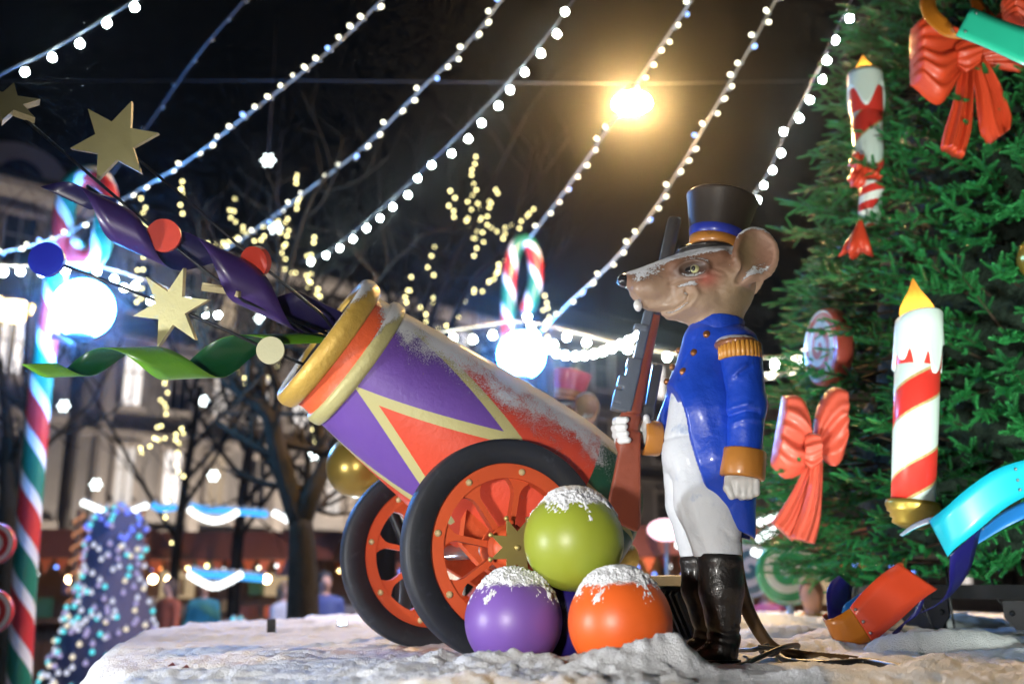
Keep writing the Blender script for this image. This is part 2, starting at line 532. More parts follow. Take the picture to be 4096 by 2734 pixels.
# the snow on the platform: a height field with drifts, crumbs and tread marks
def inside_edge(x, y):
    """signed distance (positive inside) to the outline, coarse"""
    ins = np.zeros(x.shape, bool); d = np.full(x.shape, 1e9)
    E2 = np.roll(edge, -1, 0)
    for (x0, y0), (x1, y1) in zip(edge, E2):
        c = ((y0 > y) != (y1 > y)) & (x < (x1 - x0) * (y - y0) / (y1 - y0 + 1e-12) + x0); ins ^= c
        dx, dy = x1 - x0, y1 - y0; t = np.clip(((x - x0) * dx + (y - y0) * dy) / (dx * dx + dy * dy), 0, 1)
        d = np.minimum(d, np.hypot(x - x0 - t * dx, y - y0 - t * dy))
    return np.where(ins, d, -d)
MOUNDS = [  # x, y, rx, ry, height : heaps read from the photograph
    (0.47, 3.04, .10, .075, .075), (0.34, 2.98, .16, .09, .05), (0.10, 3.10, .25, .06, .03), (0.64, 2.95, .10, .06, .02), (-.25, 3.15, .22, .06, .02),
    (0.80, 2.86, .10, .06, .03), (1.05, 2.85, .18, .07, .03), (1.50, 4.55, .30, .12, .075), (1.30, 4.95, .25, .12, .08), (1.15, 5.6, .35, .15, .07),
    (1.75, 4.15, .32, .12, .085), (2.05, 3.85, .30, .12, .055), (1.45, 3.6, .28, .10, .025), (1.15, 4.3, .3, .12, .05), (2.6, 6.6, .6, .3, .08), (1.7, 6.8, .5, .25, .07),
    (1.9, 3.3, .35, .1, .03), (0.95, 3.35, .25, .06, .02), (1.3, 3.2, .2, .06, .03)]
def snow_height(x, y):
    h = 0.012 + 0.010 * fbm(x * 1.3, y * 1.6, 0, 4, 3) + 0.006 * fbm(x * 2.2, y * 9, 0, 3, 41)
    front_ = 1 / (1 + np.exp((y - 3.30 - 0.10 * fbm(x * 1.7, y * 0 + 3, 0, 3, 5)) * 22)) * 1 / (1 + np.exp(-(x + 0.45) * 9)) * (.12 + .88 / (1 + np.exp((x - 0.50) * 16)))
    rough = np.abs(fbm(x * 9, y * 9, 0, 4, 8, .5)); fine = fbm(x * 42, y * 42, 0, 3, 9, .6)
    h += front_ * (0.018 + 0.017 * rough + 0.0055 * fine + .0035 * fbm(x * 95, y * 95, 0, 2, 37))
    right = 1 / (1 + np.exp(-(x - 0.75) * 6))
    h += right * (0.012 * np.abs(fbm(x * 6, y * 6, 0, 4, 12)) + 0.003 * fine) + 0.0022 * fine * (1 - front_)
    lump = fbm(x * 11, y * 11, 0, 4, 21)
    for cx, cy, rx, ry, a in MOUNDS:
        q = ((x - cx) / rx) ** 2 + ((y - cy) / ry) ** 2
        k = np.clip(1.15 - q, 0, 1) ** .6 if a > .07 and cy > 4 else np.exp(-q)
        h += a * k * (1 + (0.30 if cy < 3.3 else .06) * lump)
    # carved streaks left by the wind on the open left side
    left = 1 / (1 + np.exp((x - 0.1) * 4))
    st = fbm(x * 1.6 + y * 0.5, y * 7.5, 0, 4, 31)
    h += left * (0.017 * np.clip(st, -.2, 1) + 0.012 * np.clip(fbm(x * 4, y * 16, 0, 3, 33), 0, 1) + .007 * np.abs(fbm(x * 14, y * 24, 0, 3, 35)) + .004 * fbm(x * 40, y * 60, 0, 2, 36))
    return h
def grid_snow(name, x0, x1, y0, y1, nx, ny, mat, lab):
    # denser near the camera
    t = np.linspace(0, 1, ny); ys = y0 + (y1 - y0) * (t ** 1.5)
    X, Y = np.meshgrid(np.linspace(x0, x1, nx), ys, indexing='xy')
    cx, cy = np.linspace(x0, x1, 140), np.linspace(y0, y1, 130)      # outline distance on a coarse grid, then interpolated
    C = inside_edge(*np.meshgrid(cx, cy, indexing='xy'))
    gx = (X - x0) / (x1 - x0) * 139; gy = (Y - y0) / (y1 - y0) * 129
    ix = np.clip(gx.astype(int), 0, 138); iy = np.clip(gy.astype(int), 0, 128); fx, fy = gx - ix, gy - iy
    D = C[iy, ix] * (1 - fx) * (1 - fy) + C[iy, ix + 1] * fx * (1 - fy) + C[iy + 1, ix] * (1 - fx) * fy + C[iy + 1, ix + 1] * fx * fy
    H = snow_height(X, Y)
    edge_n = 0.03 * fbm(X * 5, Y * 5, 0, 3, 51)
    k = np.clip((D + edge_n) / 0.09, 0, 1)
    Z = -0.066 + (H + 0.066) * np.sqrt(1 - (1 - k) ** 2)
    keep = (D > -0.03)
    idx = np.arange(nx * ny).reshape(ny, nx)
    Fq = np.stack([idx[:-1, :-1], idx[:-1, 1:], idx[1:, 1:], idx[1:, :-1]], -1).reshape(-1, 4)
    kk = keep.ravel()[Fq].all(1); Fq = Fq[kk]
    used = np.unique(Fq); rm = np.full(nx * ny, -1); rm[used] = np.arange(len(used))
    V = np.stack([X, Y, Z], -1).reshape(-1, 3)[used]
    return tag(put(name, np_mesh(name, V, rm[Fq]), mat), lab, 'snow', kind='stuff')
def snow_col(T):
    n = T['smooth'](T['noise'](3.0, 6, .65), .50, .72)
    n2 = T['smooth'](T['noise'](26, 4, .7), .62, .74)
    c = T['mix'](T['math']('MULTIPLY', n, .40), (0.84, 0.86, 0.90), (0.40, 0.43, 0.48))
    return T['mix'](T['math']('MULTIPLY', n2, .12), c, (0.45, 0.42, 0.38))
m_snow = material('snow', snow_col, 0.75, bump=(170, 1.6, .007), spec=.5, sss=0.35)
grid_snow('snow_cover', -2.3, 6.4, 1.75, 9.9, 820, 460, m_snow, 'white wind carved snow lying over the round platform')
# ================================================================== CANNON
TH = radians(24.0)
CN, CF = Vector((-0.02, 3.82, 0.41)), Vector((-0.37, 4.61, 0.41))   # wheel centres, near and far
NRM = Vector((sin(TH), -cos(TH), 0)); E1 = Vector((cos(TH), sin(TH), 0)); UP = Vector((0, 0, 1))
WR = 0.41
cannon = thing('toy_cannon', (-.19, 4.2, 0), 'big painted toy cannon on orange spoked wheels, dusted with snow', 'cannon')
EL = radians(32); FWD = Vector((-cos(TH), -sin(TH), 0)); BD = FWD * cos(EL) + UP * sin(EL)
RING = Vector((-.195, 4.215, 0.86)) + (FWD + UP * tan(EL)) * 0.48         # where the gold ring sits
def barrel_col(T):
    cr = T['attribute']('crd'); sp = T['N'].new('ShaderNodeSeparateXYZ'); T['L'].new(cr, sp.inputs[0])
    u, v = sp.outputs[0], sp.outputs[1]                                   # turn 0..1, metres behind the ring (negative)
    s = T['math']('MULTIPLY', v, -1.0)
    tri = T['math']('PINGPONG', T['math']('ADD', T['math']('MULTIPLY', u, 5.0), 0.22), 0.5)        # 0 at the corners, .5 at the apex
    lim = T['math']('MULTIPLY', tri, 1.16)                                                         # length of the purple ray
    d = T['math']('SUBTRACT', lim, s)
    purple = T['math']('GREATER_THAN', d, 0.0)
    gold = T['math']('GREATER_THAN', d, -0.125)
    gold = T['math']('MULTIPLY', gold, T['math']('LESS_THAN', s, 0.66))
    wob = T['noise'](4, 3)
    red = T['mix'](wob, (0.62, 0.055, 0.022), (0.74, 0.085, 0.035))
    c = T['mix'](gold, red, (0.50, 0.46, 0.20))
    c = T['mix'](purple, c, T['mix'](wob, (0.12, 0.05, 0.30), (0.16, 0.075, 0.36)))
    # dark green breech with narrow gold rays
    green = T['math']('GREATER_THAN', s, 0.98)
    g2 = T['math']('PINGPONG', T['math']('MULTIPLY', u, 8.0), 0.5)
    ray = T['math']('GREATER_THAN', T['math']('MULTIPLY', T['math']('SUBTRACT', 1.38, s), 0.75), T['math']('MULTIPLY', g2, 2.2))
    gc = T['mix'](ray, (0.008, 0.085, 0.04), (0.45, 0.42, 0.17))
    return T['mix'](green, c, gc)
m_barrel = material('cannon_paint', barrel_col, 0.5, bump=(45, 0.5, .004), snow=(0.43, 0.60, 230), coat=.04, dirt=((.20, .13, .12), 24, -.06))
m_gold = material('gold_paint', (0.58, 0.37, 0.07), 0.50, 0.25, bump=(40, .9, .005), snow=(0.55, 0.34, 160), coat=.03, var=.2)
m_palegold = material('pale_gold_paint', (0.48, 0.44, 0.19), 0.50, 0.15, bump=(50, .8, .004), snow=(0.50, 0.34, 160), var=.18)
m_band = material('orange_red_paint', (0.78, 0.12, 0.035), 0.48, bump=(40, .8, .005), snow=(0.50, 0.38, 170), var=.14)
m_dark = material('dark_bore', (0.012, 0.012, 0.014), 0.7)
REF = NRM                                                               # turn 0 direction seam kept away from the camera
prof = [(.285, .0), (.287, -.03), (.300, -.12), (.325, -.30), (.35, -.5), (.375, -.72), (.39, -.9), (.392, -1.0), (.385, -1.1), (.36, -1.2), (.31, -1.29), (.23, -1.35), (.13, -1.385), (.0, -1.395)]
mb = MB(); pr = spline(prof[::-1], 5); lathe(mb, RING, BD, [(max(0, r), h) for r, h in pr], 96, REF, False)
put('barrel', mb.mesh('barrel', attr=True), m_barrel, cannon)
mb = MB(); lathe(mb, RING, BD, [(.284, -.018), (.296, -.014), (.301, .0), (.302, .024), (.296, .040), (.27, .045)], 96, REF, False); put('gold_ring', mb.mesh('gold_ring'), m_palegold, cannon)
mb = MB(); lathe(mb, RING, BD, [(.285, .035), (.276, .05), (.272, .085), (.278, .115)], 96, REF, False); put('neck_band', mb.mesh('neck_band'), m_band, cannon)
lip = [(.270, .106), (.288, .108), (.300, .118), (.308, .138), (.311, .160), (.304, .182), (.288, .194), (.270, .192), (.256, .180), (.250, .150)]
mb = MB(); lathe(mb, RING, BD, [tuple(q) for q in spline(lip, 4)], 96, REF, False); put('muzzle_lip', mb.mesh('muzzle_lip'), m_gold, cannon)
mb = MB(); lathe(mb, RING, BD, [(.251, .175), (.246, .13), (.24, -.2), (.0, -.2)], 64, REF, False); put('bore', mb.mesh('bore'), m_dark, cannon)
mb = MB(); ball(mb, RING + BD * (-1.45), .075, 24, 14); lathe(mb, RING + BD * -1.385, -BD, [(.04, -.01), (.035, .02), (.045, .05)], 24, caps=False)
put('breech_knob', mb.mesh('breech_knob'), m_gold, cannon)

m_tyre = material('slate_rubber', (0.017, 0.020, 0.027), 0.58, bump=(30, .6, .002), var=.35, vscale=5, dirt=((.06, .065, .08), 14, .04), snow=(0.965, 0.12, 90))
m_wheel = material('orange_wheel_paint', (0.72, 0.105, 0.03), 0.48, bump=(25, .5, .003), var=.16, dirt=((.30, .07, .03), 20, -.02))
m_brass = material('brass_plate', (0.50, 0.40, 0.14), 0.42, 0.6, var=.2)
m_rivet = material('pale_wood_rivet', (0.62, 0.47, 0.24), 0.5, var=.15)
m_steel = material('axle_steel', (0.45, 0.46, 0.48), 0.3, 0.9)
def wheel(C, near):
    w = None
    def q(name, mbb, mat, par, smooth=True): return put(name, mbb.mesh(name, smooth), mat, par)
    h = .045
    mb = MB(); R0 = .318
    ty = [(R0, -h), (.395, -h), (.404, -h * .93), (.41, -h * .7), (.411, 0), (.41, h * .7), (.404, h * .93), (.395, h), (R0, h), (R0, -h)]
    lathe(mb, C, NRM, ty, 112, UP, False)
    wh = q('wheel', mb, m_tyre, cannon)                                   # the tyre carries the rest of the wheel
    if not near: wh['label'] = 'far wheel in the shade of the barrel'
    hr = .024
    mb = MB(); lathe(mb, C, NRM, [(.262, -hr), (.3185, -hr), (.3185, hr), (.315, hr + .004), (.262, hr + .004), (.262, -hr)], 112, UP, False)
    sub('rim', mb.mesh('rim', False), m_wheel, wh)
    for k in range(8):
        a = radians(35 + 45 * k); er = E1 * cos(a) + UP * sin(a); et = er.cross(NRM) * -1
        et = NRM.cross(er)
        rs = np.linspace(.05, .268, 16); half = [.0112 + .006 * max(0, (.10 - r) / .05) + .050 * max(0, (r - .200) / .068) ** 2.2 for r in rs]
        poly = [(r, -w_) for r, w_ in zip(rs, half)] + [(r, w_) for r, w_ in zip(rs[::-1], half[::-1])]
        mb = MB(); plate(mb, poly, C - NRM * .004, er, et, .036)
        s_ = sub('spoke', mb.mesh('spoke', False), m_wheel, wh); bevel(s_, .005)
        mb = MB(); ball(mb, C + er * .29 + NRM * (hr + .004), (.0135, .0135, .0135), 12, 8); sub('rivet', mb.mesh('rivet'), m_rivet, wh)
    mb = MB(); lathe(mb, C, NRM, [(.085, -.06), (.085, .02), (.09, .022), (.09, .034), (.078, .036), (.074, .052), (.06, .070), (.034, .084), (0.0, .088)], 40, UP, False)
    sub('hub', mb.mesh('hub'), m_wheel, wh)
    if near:
        mb = MB(); plate(mb, star_poly(8, .112, .058, radians(22)), C + NRM * .094, E1, UP, .008)
        st = sub('hub_star', mb.mesh('hub_star', False), m_brass, wh)
        for k in range(8):
            a = radians(22 + 45 * k); mb = MB(); ball(mb, C + NRM * .094 + E1 * (.114 * cos(a)) + UP * (.114 * sin(a)), .0095, 10, 6); sub('star_tip', mb.mesh('star_tip'), m_brass, wh)
        mb = MB(); ball(mb, C + NRM * .099, .012, 12, 8); sub('hub_bolt', mb.mesh('hub_bolt'), m_brass, wh)
wheel(CN, True); wheel(CF, False)
mb = MB(); tube(mb, [CN, CF], .032, 20); put('axle', mb.mesh('axle'), m_steel, cannon)
# red cradle between the wheels that carries the barrel
mid = (CN + CF) / 2
for s_ in (-1, 1):
    O = mid + NRM * (.20 * s_)
    poly = [(-.62, -.30), (-.50, -.34), (.02, -.06), (.10, .02), (.07, .26), (-.05, .30), (-.16, .10), (-.30, -.05)]
    poly = [(-x, y) for x, y in poly][::-1]
    mb = MB(); plate(mb, poly, O, E1, UP, .05); bevel(put('cradle_cheek', mb.mesh('cradle_cheek', False), m_band, cannon), .008)
# ================================================================== BAUBLES
m_cap = material('snow_crust', (0.84, 0.86, 0.90), .8, bump=(420, 1.0, .003), spec=.3)
def bauble(name, c, r, col, label, rough=.40, metal=.0, snow=True, cap_seed=1, group='painted balls piled by the wheel', lvl=.62):
    t = thing(name, (c[0], c[1], max(0, c[2] - r)), label, 'ball', group)
    mat = material(name + label[:12], col, rough, metal, bump=(5, .5, .004), coat=.0, var=.14, vscale=3, snow=(lvl + .10, .10, 60) if snow else None)
    mb = MB(); ball(mb, c, r, 64, 40); put('shell', mb.mesh('shell'), mat, t)
    if snow:
        # a crust of snow grains on the crown, thick at the top and ragged at the rim
        n = 190; g = np.linspace(-1, 1, n); X, Y = np.meshgrid(g, g); rr = np.hypot(X, Y)
        nz = fbm(X * 4 + cap_seed * 9, Y * 4, 0, 4, cap_seed); fine = fbm(X * 26, Y * 26, cap_seed, 3, cap_seed + 3, .6)
        lim = sqrt(1 - lvl ** 2); k = (lim - rr) / lim * 1.6 + .46 * nz + .13 * fine - .06
        h = np.clip(k, -.6, 1) * .016 * r / .165 + .0022 * fine
        R = r + h - .002
        Z = np.sqrt(np.clip(1 - np.minimum(rr, .97) ** 2, 0.001, 1))
        V = np.stack([c[0] + X * R, c[1] + Y * R, c[2] + Z * R], -1).reshape(-1, 3)
        idx = np.arange(n * n).reshape(n, n); Fq = np.stack([idx[:-1, :-1], idx[:-1, 1:], idx[1:, 1:], idx[1:, :-1]], -1).reshape(-1, 4)
        kk = ((rr < .95) & (h > -.002)).ravel()[Fq].all(1); Fq = Fq[kk]; used = np.unique(Fq); rm = np.full(n * n, -1); rm[used] = np.arange(len(used))
        put('snow_cap', np_mesh('snow_cap', V[used], rm[Fq]), m_cap, t)
    return t
bauble('ornament_ball', (0.005, 3.44, .163), .163, (0.17, 0.085, 0.36), 'shiny purple ball with a snow cap in front of the near cannon wheel', cap_seed=1)
bauble('ornament_ball', (0.342, 3.27, .163), .165, (0.80, 0.13, 0.02), 'shiny orange ball with a snow cap beside the mouse soldier boots', cap_seed=2)
bauble('ornament_ball', (0.210, 3.45, .425), .170, (0.30, 0.36, 0.035), 'lime green ball resting on top of the purple and orange balls', cap_seed=3)
bauble('ornament_ball', (0.195, 3.63, .160), .160, (0.02, 0.012, 0.14), 'dark blue ball hidden at the back of the pile', snow=False, cap_seed=4)
# ================================================================== MOUSE SOLDIER STATUE
YM = 3.80                                            # upright plane through the middle of the statue
KM = 1 / 591.0
mouse = thing('mouse_soldier_statue', (.74, YM, 0), 'mouse soldier statue in blue tailcoat, white trousers and black shako beside the fir tree', 'statue', 'mouse soldier statues on the platform')

def f_head(X):
    x, y, z = X
    f = sd_ball(X, (1652, 652, 0), (80, 92, 84))
    f = smin(f, sd_cone(X, (1606, 640, 0), (1449, 641, 0), 76, 20), 22)
    f = smin(f, sd_cone(X, (1625, 698, 0), (1486, 696, 0), 56, 17, 1.0), 18)
    for s in (-1, 1):
        f = smin(f, sd_ball(X, (1492, 662, 22 * s), (46, 30, 26)), 16)         # muzzle puffs
        f = smin(f, sd_ball(X, (1600, 694, 44 * s), (46, 38, 36)), 24)         # cheeks
        f = smin(f, sd_cone(X, (1540, 618, 46 * s), (1640, 606, 66 * s), 10, 14), 18)   # brow
    f = smin(f, sd_cone(X, (1642, 700, 0), (1644, 770, 0), 62, 58), 14)        # neck
    # mouth line, smile fold, wrinkles
    m = [(1432, 672), (1446, 690), (1462, 705), (1488, 715), (1542, 716), (1566, 705), (1570, 692), (1563, 682)]
    d = seg2(x, y, m); f = f + 6.5 * np.exp(-(d / 4.2) ** 2)
    d = seg2(x, y, [(1548, 676), (1578, 676), (1586, 696), (1572, 718), (1530, 730)]); f = f - 4.5 * np.exp(-(d / 7.0) ** 2)
    for pts in ([(1618, 636), (1646, 646), (1654, 662)], [(1614, 646), (1640, 656)], [(1560, 655), (1530, 662)], [(1600, 657), (1570, 657)]):
        f = f + 1.9 * np.exp(-(seg2(x, y, pts) / 3.8) ** 2)
    # eye sockets with lids
    e = np.hypot((x - 1578) / 30, (y - 636) / 17)
    f = f + 5 * np.exp(-(e / .75) ** 2) - 4.5 * np.exp(-((e - 1.08) / .22) ** 2)
    # ears: round dishes on both sides
    for s in (-1, 1):
        # tilted so that the dish looks to the side and a little forward
        zz = (z * s - 78) - (-0.25) * (x - 1716) * 1.0
        disc = (np.sqrt(((x - 1716) / 55) ** 2 + ((y - 606) / 60) ** 2 + (zz / 20) ** 2) - 1) * 18
        stalk = sd_cone(X, (1656, 678, 56 * s), (1692, 646, 72 * s), 26, 20)
        ear = smin(disc, stalk, 20)
        hol = (np.sqrt(((x - 1717) / 46) ** 2 + ((y - 605) / 51) ** 2 + ((zz - 21) / 26) ** 2) - 1) * 22
        gully = sd_cone(X, (1718, 612, 97 * s), (1674, 668, 90 * s), 12, 8)
        ear = smax(ear, -smin(hol, gully, 12), 4)
        f = smin(f, ear, 12)
    return f + 0.35 * np.sin(x * .21 + np.sin(y * .17) * 2) * np.sin(y * .23) 
def p_head(V):
    x, y, z = V.T
    n = fbm(x * .03, y * .03, z * .03, 3, 2)
    top = 1 / (1 + np.exp((y - 652 + (x - 1560) * .06 + n * 14) / 14))
    c = np.array([.40, .275, .18]) * (1 - top)[:, None] + np.array([.23, .11, .065]) * top[:, None]
    olive = np.exp(-(((x - 1690) / 50) ** 2 + ((y - 700) / 50) ** 2)); c = c * (1 - .5 * olive[:, None]) + np.array([.26, .20, .085]) * .5 * olive[:, None]
    bl = np.exp(-(((x - 1607) / 26) ** 2 + ((y - 662) / 20) ** 2))[:, None]; c = c * (1 - .62 * bl) + np.array([.55, .10, .075]) * .62 * bl
    eye = np.exp(-(np.hypot((x - 1578) / 40, (y - 636) / 22)) ** 4)[:, None]; c = c * (1 - .85 * eye) + np.array([.03, .022, .018]) * .85 * eye
    ear = (1 / (1 + np.exp(-(x - 1676 + (y - 655) * .25) / 5)) * (y < 680))[:, None]; c = c * (1 - .7 * ear) + np.array([.50, .30, .22]) * .7 * ear
    inn = np.exp(-(np.hypot((x - 1716) / 44, (y - 606) / 48)) ** 6)[:, None]; lef = (1 / (1 + np.exp((x - 1712) / 8)))[:, None]
    c = c * (1 - .75 * inn) + (np.array([.30, .15, .10]) * (1 - lef) + np.array([.25, .20, .09]) * lef) * .75 * inn  # pink and olive inner ear, darkened to paint in the hollow's shade
    for wx, wy in ((1455, 636), (1477, 643), (1487, 630), (1468, 652), (1500, 622)):
        k = np.exp(-(np.hypot(x - wx, y - wy) / 3.5) ** 2)[:, None]; c = c * (1 - .8 * k) + .02 * .8 * k
    return np.clip(c, 0, 1)
SNOWY = dict(snow=(0.40, 0.50, 130))
m_head = material('painted_fur', None, 0.45, bump=(60, .6, .003), attr='paint', coat=.06, var=.16, vscale=14, **SNOWY)
head = put('head', sculpt('head', f_head, (1405, 505, -130), (1805, 790, 132), 3.0, YM, p_head, KM), m_head, mouse)
m_nose = material('glossy_black', (0.012, 0.011, 0.012), 0.16, coat=.6)
def Q(x, y, d=0.0):
    w = P(x, y, YM); return Vector((w.x, w.y + d * KM, w.z))
mb = MB(); ball(mb, Q(1432, 643, 0), (17 * KM, 17 * KM, 16 * KM), 24, 16); sub('nose', mb.mesh('nose'), m_nose, head)
m_tooth = material('tooth_white', (0.78, 0.76, 0.70), 0.3, coat=.4)
for dz in (-9, 5):
    mb = MB(); ball(mb, Q(1462, 702, dz - 6), (9 * KM, 6 * KM, 13 * KM), 16, 10, 0, Matrix.Rotation(radians(-18), 3, 'Y')); sub('tooth', mb.mesh('tooth'), m_tooth, head)
ed = front(f_head, 1578, 636)
m_eyew = material('eye_yellow', (0.60, 0.60, 0.30), 0.15, coat=.6)
mb = MB(); ball(mb, Q(1578, 636, ed + 9), (19 * KM, 13 * KM, 12.5 * KM), 24, 16); sub('eye', mb.mesh('eye'), m_nose, head)
mb = MB(); ball(mb, Q(1584, 635, ed + 1), (12 * KM, 12 * KM, 11 * KM), 24, 16); sub('iris', mb.mesh('iris'), m_eyew, head)
mb = MB(); ball(mb, Q(1580, 635, ed - 5), (6.5 * KM, 6.5 * KM, 7.0 * KM), 20, 12); sub('pupil', mb.mesh('pupil'), m_nose, head)

# shako
hb, ht = Q(1640, 566), Q(1657, 458)
m_hat = material('black_felt_paint', (0.022, 0.019, 0.018), 0.40, bump=(40, .5, .002), var=.3, coat=.2, snow=(0.80, .2, 90))
m_blueband = material('blue_band', (0.012, 0.035, 0.36), 0.35, coat=.3)
m_brown = material('ochre_leather', (0.50, 0.20, 0.035), 0.38, coat=.3, bump=(40, .4, .003), var=.2, dirt=((.10, .05, .02), 18, .05))
ax = (ht - hb); Hh = ax.length
mb = MB(); lathe(mb, hb, ax, [(.098, 0), (.103, .03), (.122, Hh * .5), (.1425, Hh * .95), (.146, Hh * .985), (.146, Hh), (.141, Hh + .006), (.06, Hh + .022), (0, Hh + .024)], 64, caps=False)
hat = put('shako', mb.mesh('shako'), m_hat, mouse)
mb = MB(); lathe(mb, hb, ax, [(.104, .028), (.1065, .03), (.1135, .062), (.112, .064)], 64, caps=False); sub('hat_band', mb.mesh('hat_band'), m_blueband, hat)
mb = MB(); lathe(mb, hb, ax, [(.099, -.012), (.103, -.01), (.1065, .0275), (.102, .0285)], 64, caps=False); sub('hat_trim', mb.mesh('hat_trim'), m_brown, hat)
mb = MB(); ball(mb, ht + ax.normalized() * .022, (.034, .034, .014), 20, 10); sub('hat_button', mb.mesh('hat_button'), m_hat, hat)
def f_visor(X):
    x, y, z = X
    f = sd_ball(X, (1622, 577, 0), (68, 13, 70))
    f = smax(f, -sd_ball(X, (1640, 590, 0), (66, 14, 64)), 3)
    f = smin(f, sd_cone(X, (1560, 580, -30), (1560, 580, 30), 6, 6), 8)
    return f
m_visor = material('glossy_black_visor', (0.012, 0.011, 0.012), 0.2, coat=.6, snow=(.93, .15, 110))
sub('visor', sculpt('visor', f_visor, (1535, 555, -80), (1700, 605, 80), 2.6, YM, None, KM), m_visor, hat)

# body: waistcoat and trousers
def f_legs(X):
    x, y, z = X
    f = sd_cone(X, (1606, 900, 0), (1598, 1040, 0), 66, 80, .82)
    near = smin(sd_cone(X, (1612, 1050, -14), (1620, 1150, -26), 76, 78, .62), sd_cone(X, (1620, 1150, -26), (1640, 1268, -34), 74, 54, .72), 12)
    far = smin(sd_cone(X, (1588, 1050, 20), (1588, 1150, 30), 66, 56, .7), sd_cone(X, (1588, 1150, 30), (1604, 1262, 34), 54, 40, .85), 12)
    f = smin(f, near, 16); f = smin(f, far, 7)
    f = f + 3.2 * np.exp(-(seg2(x, y, [(1505, 1012), (1540, 1006), (1580, 1003)]) / 4) ** 2)
    f = f + 2.5 * np.exp(-(seg2(x, y, [(1552, 885), (1548, 960), (1545, 1003)]) / 3.5) ** 2)
    for pts in ([(1535, 1085), (1550, 1115), (1556, 1160), (1575, 1215), (1600, 1268)], [(1640, 1215), (1668, 1240), (1690, 1240)], [(1600, 1075), (1605, 1110)]):
        f = f + 3.0 * np.exp(-(seg2(x, y, pts) / 6) ** 2)
    f = f - 2.2 * np.exp(-(seg2(x, y, [(1560, 1090), (1572, 1150), (1600, 1230)]) / 9) ** 2)
    return smax(f + .5 * np.sin(x * .11) * np.sin(y * .07), y - 1277, 3)
m_white = material('chalky_white_paint', (0.66, 0.70, 0.75), 0.55, bump=(50, .8, .004), var=.10, coat=.04, dirt=((.20, .32, .55), 9, .06))
put('trousers', sculpt('trousers', f_legs, (1480, 780, -110), (1730, 1290, 110), 3.2, YM, None, KM), m_white, mouse)

# blue tailcoat: a shell round the body, cut away in front
CUT = spline([(1515, 866), (1536, 892), (1557, 955), (1567, 1003), (1582, 1062), (1604, 1120), (1636, 1178), (1672, 1212), (1725, 1236)], 5)
def coat_body(X):
    x, y, z = X
    f = sd_cone(X, (1636, 792, 0), (1626, 950, 0), 72, 106, .90)
    f = smin(f, sd_cone(X, (1626, 950, 0), (1646, 1060, 0), 106, 92, .98), 40)
    f = smin(f, sd_cone(X, (1646, 1060, 0), (1694, 1235, 0), 92, 44, 1.22), 40)
    f = smin(f, sd_ball(X, (1680, 800, 0), (62, 50, 84)), 24)                     # shoulders
    return f
def f_coat(X):
    x, y, z = X
    f = coat_body(X)
    f = smax(f, y - 1244 - (x - 1725) * .5, 3)
    f = smax(f, x - 1727, 6)
    # cut-away front on the camera side: everything left of the curve is removed below the last button
    cy_ = np.array([q[1] for q in CUT]); cx_ = np.array([q[0] for q in CUT])
    bx = np.interp(np.clip(y, cy_[0], cy_[-1]), cy_, cx_)
    gone = np.minimum(np.minimum(bx - x, y - 872), 46 - z)
    f = smax(f, gone, 5)
    f = np.maximum(f, np.where(y > 930, -(coat_body(X) + 11), -1e3))         # hollow: a coat about 11 px thick below the chest
    f = f + 2.6 * np.exp(-(seg2(x, y, [(1592, 770), (1560, 850), (1550, 880)]) / 3) ** 2)       # front seam
    for pts, a, w in (([(1668, 830), (1680, 900), (1676, 960)], 3, 9), ([(1600, 900), (1620, 980), (1640, 1080)], 2, 14)):
        f = f + a * np.exp(-(seg2(x, y, pts) / w) ** 2)
    return f + .6 * np.sin(x * .09 + y * .03) * np.sin(y * .06)
m_coat = material('royal_blue_gloss', (0.010, 0.062, 0.52), 0.40, bump=(24, .9, .006), var=.28, vscale=7, coat=.22, snow=(0.78, 0.2, 90))
coat = put('tailcoat', sculpt('tailcoat', f_coat, (1490, 735, -150), (1770, 1265, 150), 3.2, YM, None, KM), m_coat, mouse)
# lining of the far coat flap is the same coat; collar
mb = MB(); cb = Q(1643, 768); lathe(mb, cb, Q(1645, 730) - cb, [(.095, -.02), (.106, .0), (.104, .025), (.108, .056), (.104, .062), (.090, .06)], 48, caps=False)
sub('collar', mb.mesh('collar'), m_coat, coat)
m_button = material('bronze_button', (0.28, 0.11, 0.03), 0.3, 0.5, coat=.3)
for bx, by in ((1611, 780), (1584, 820), (1560, 862)):
    d = front(f_coat, bx, by); mb = MB(); ball(mb, Q(bx, by, d + 2), (9.5 * KM, 6 * KM, 9.5 * KM), 18, 12); sub('button', mb.mesh('button'), m_button, coat)
for bx, by in ((1556, 800), (1540, 838), (1528, 872)):
    mb = MB(); ball(mb, Q(bx + 4, by, 14), (8 * KM, 8 * KM, 8 * KM), 14, 10); sub('button', mb.mesh('button'), m_button, coat)
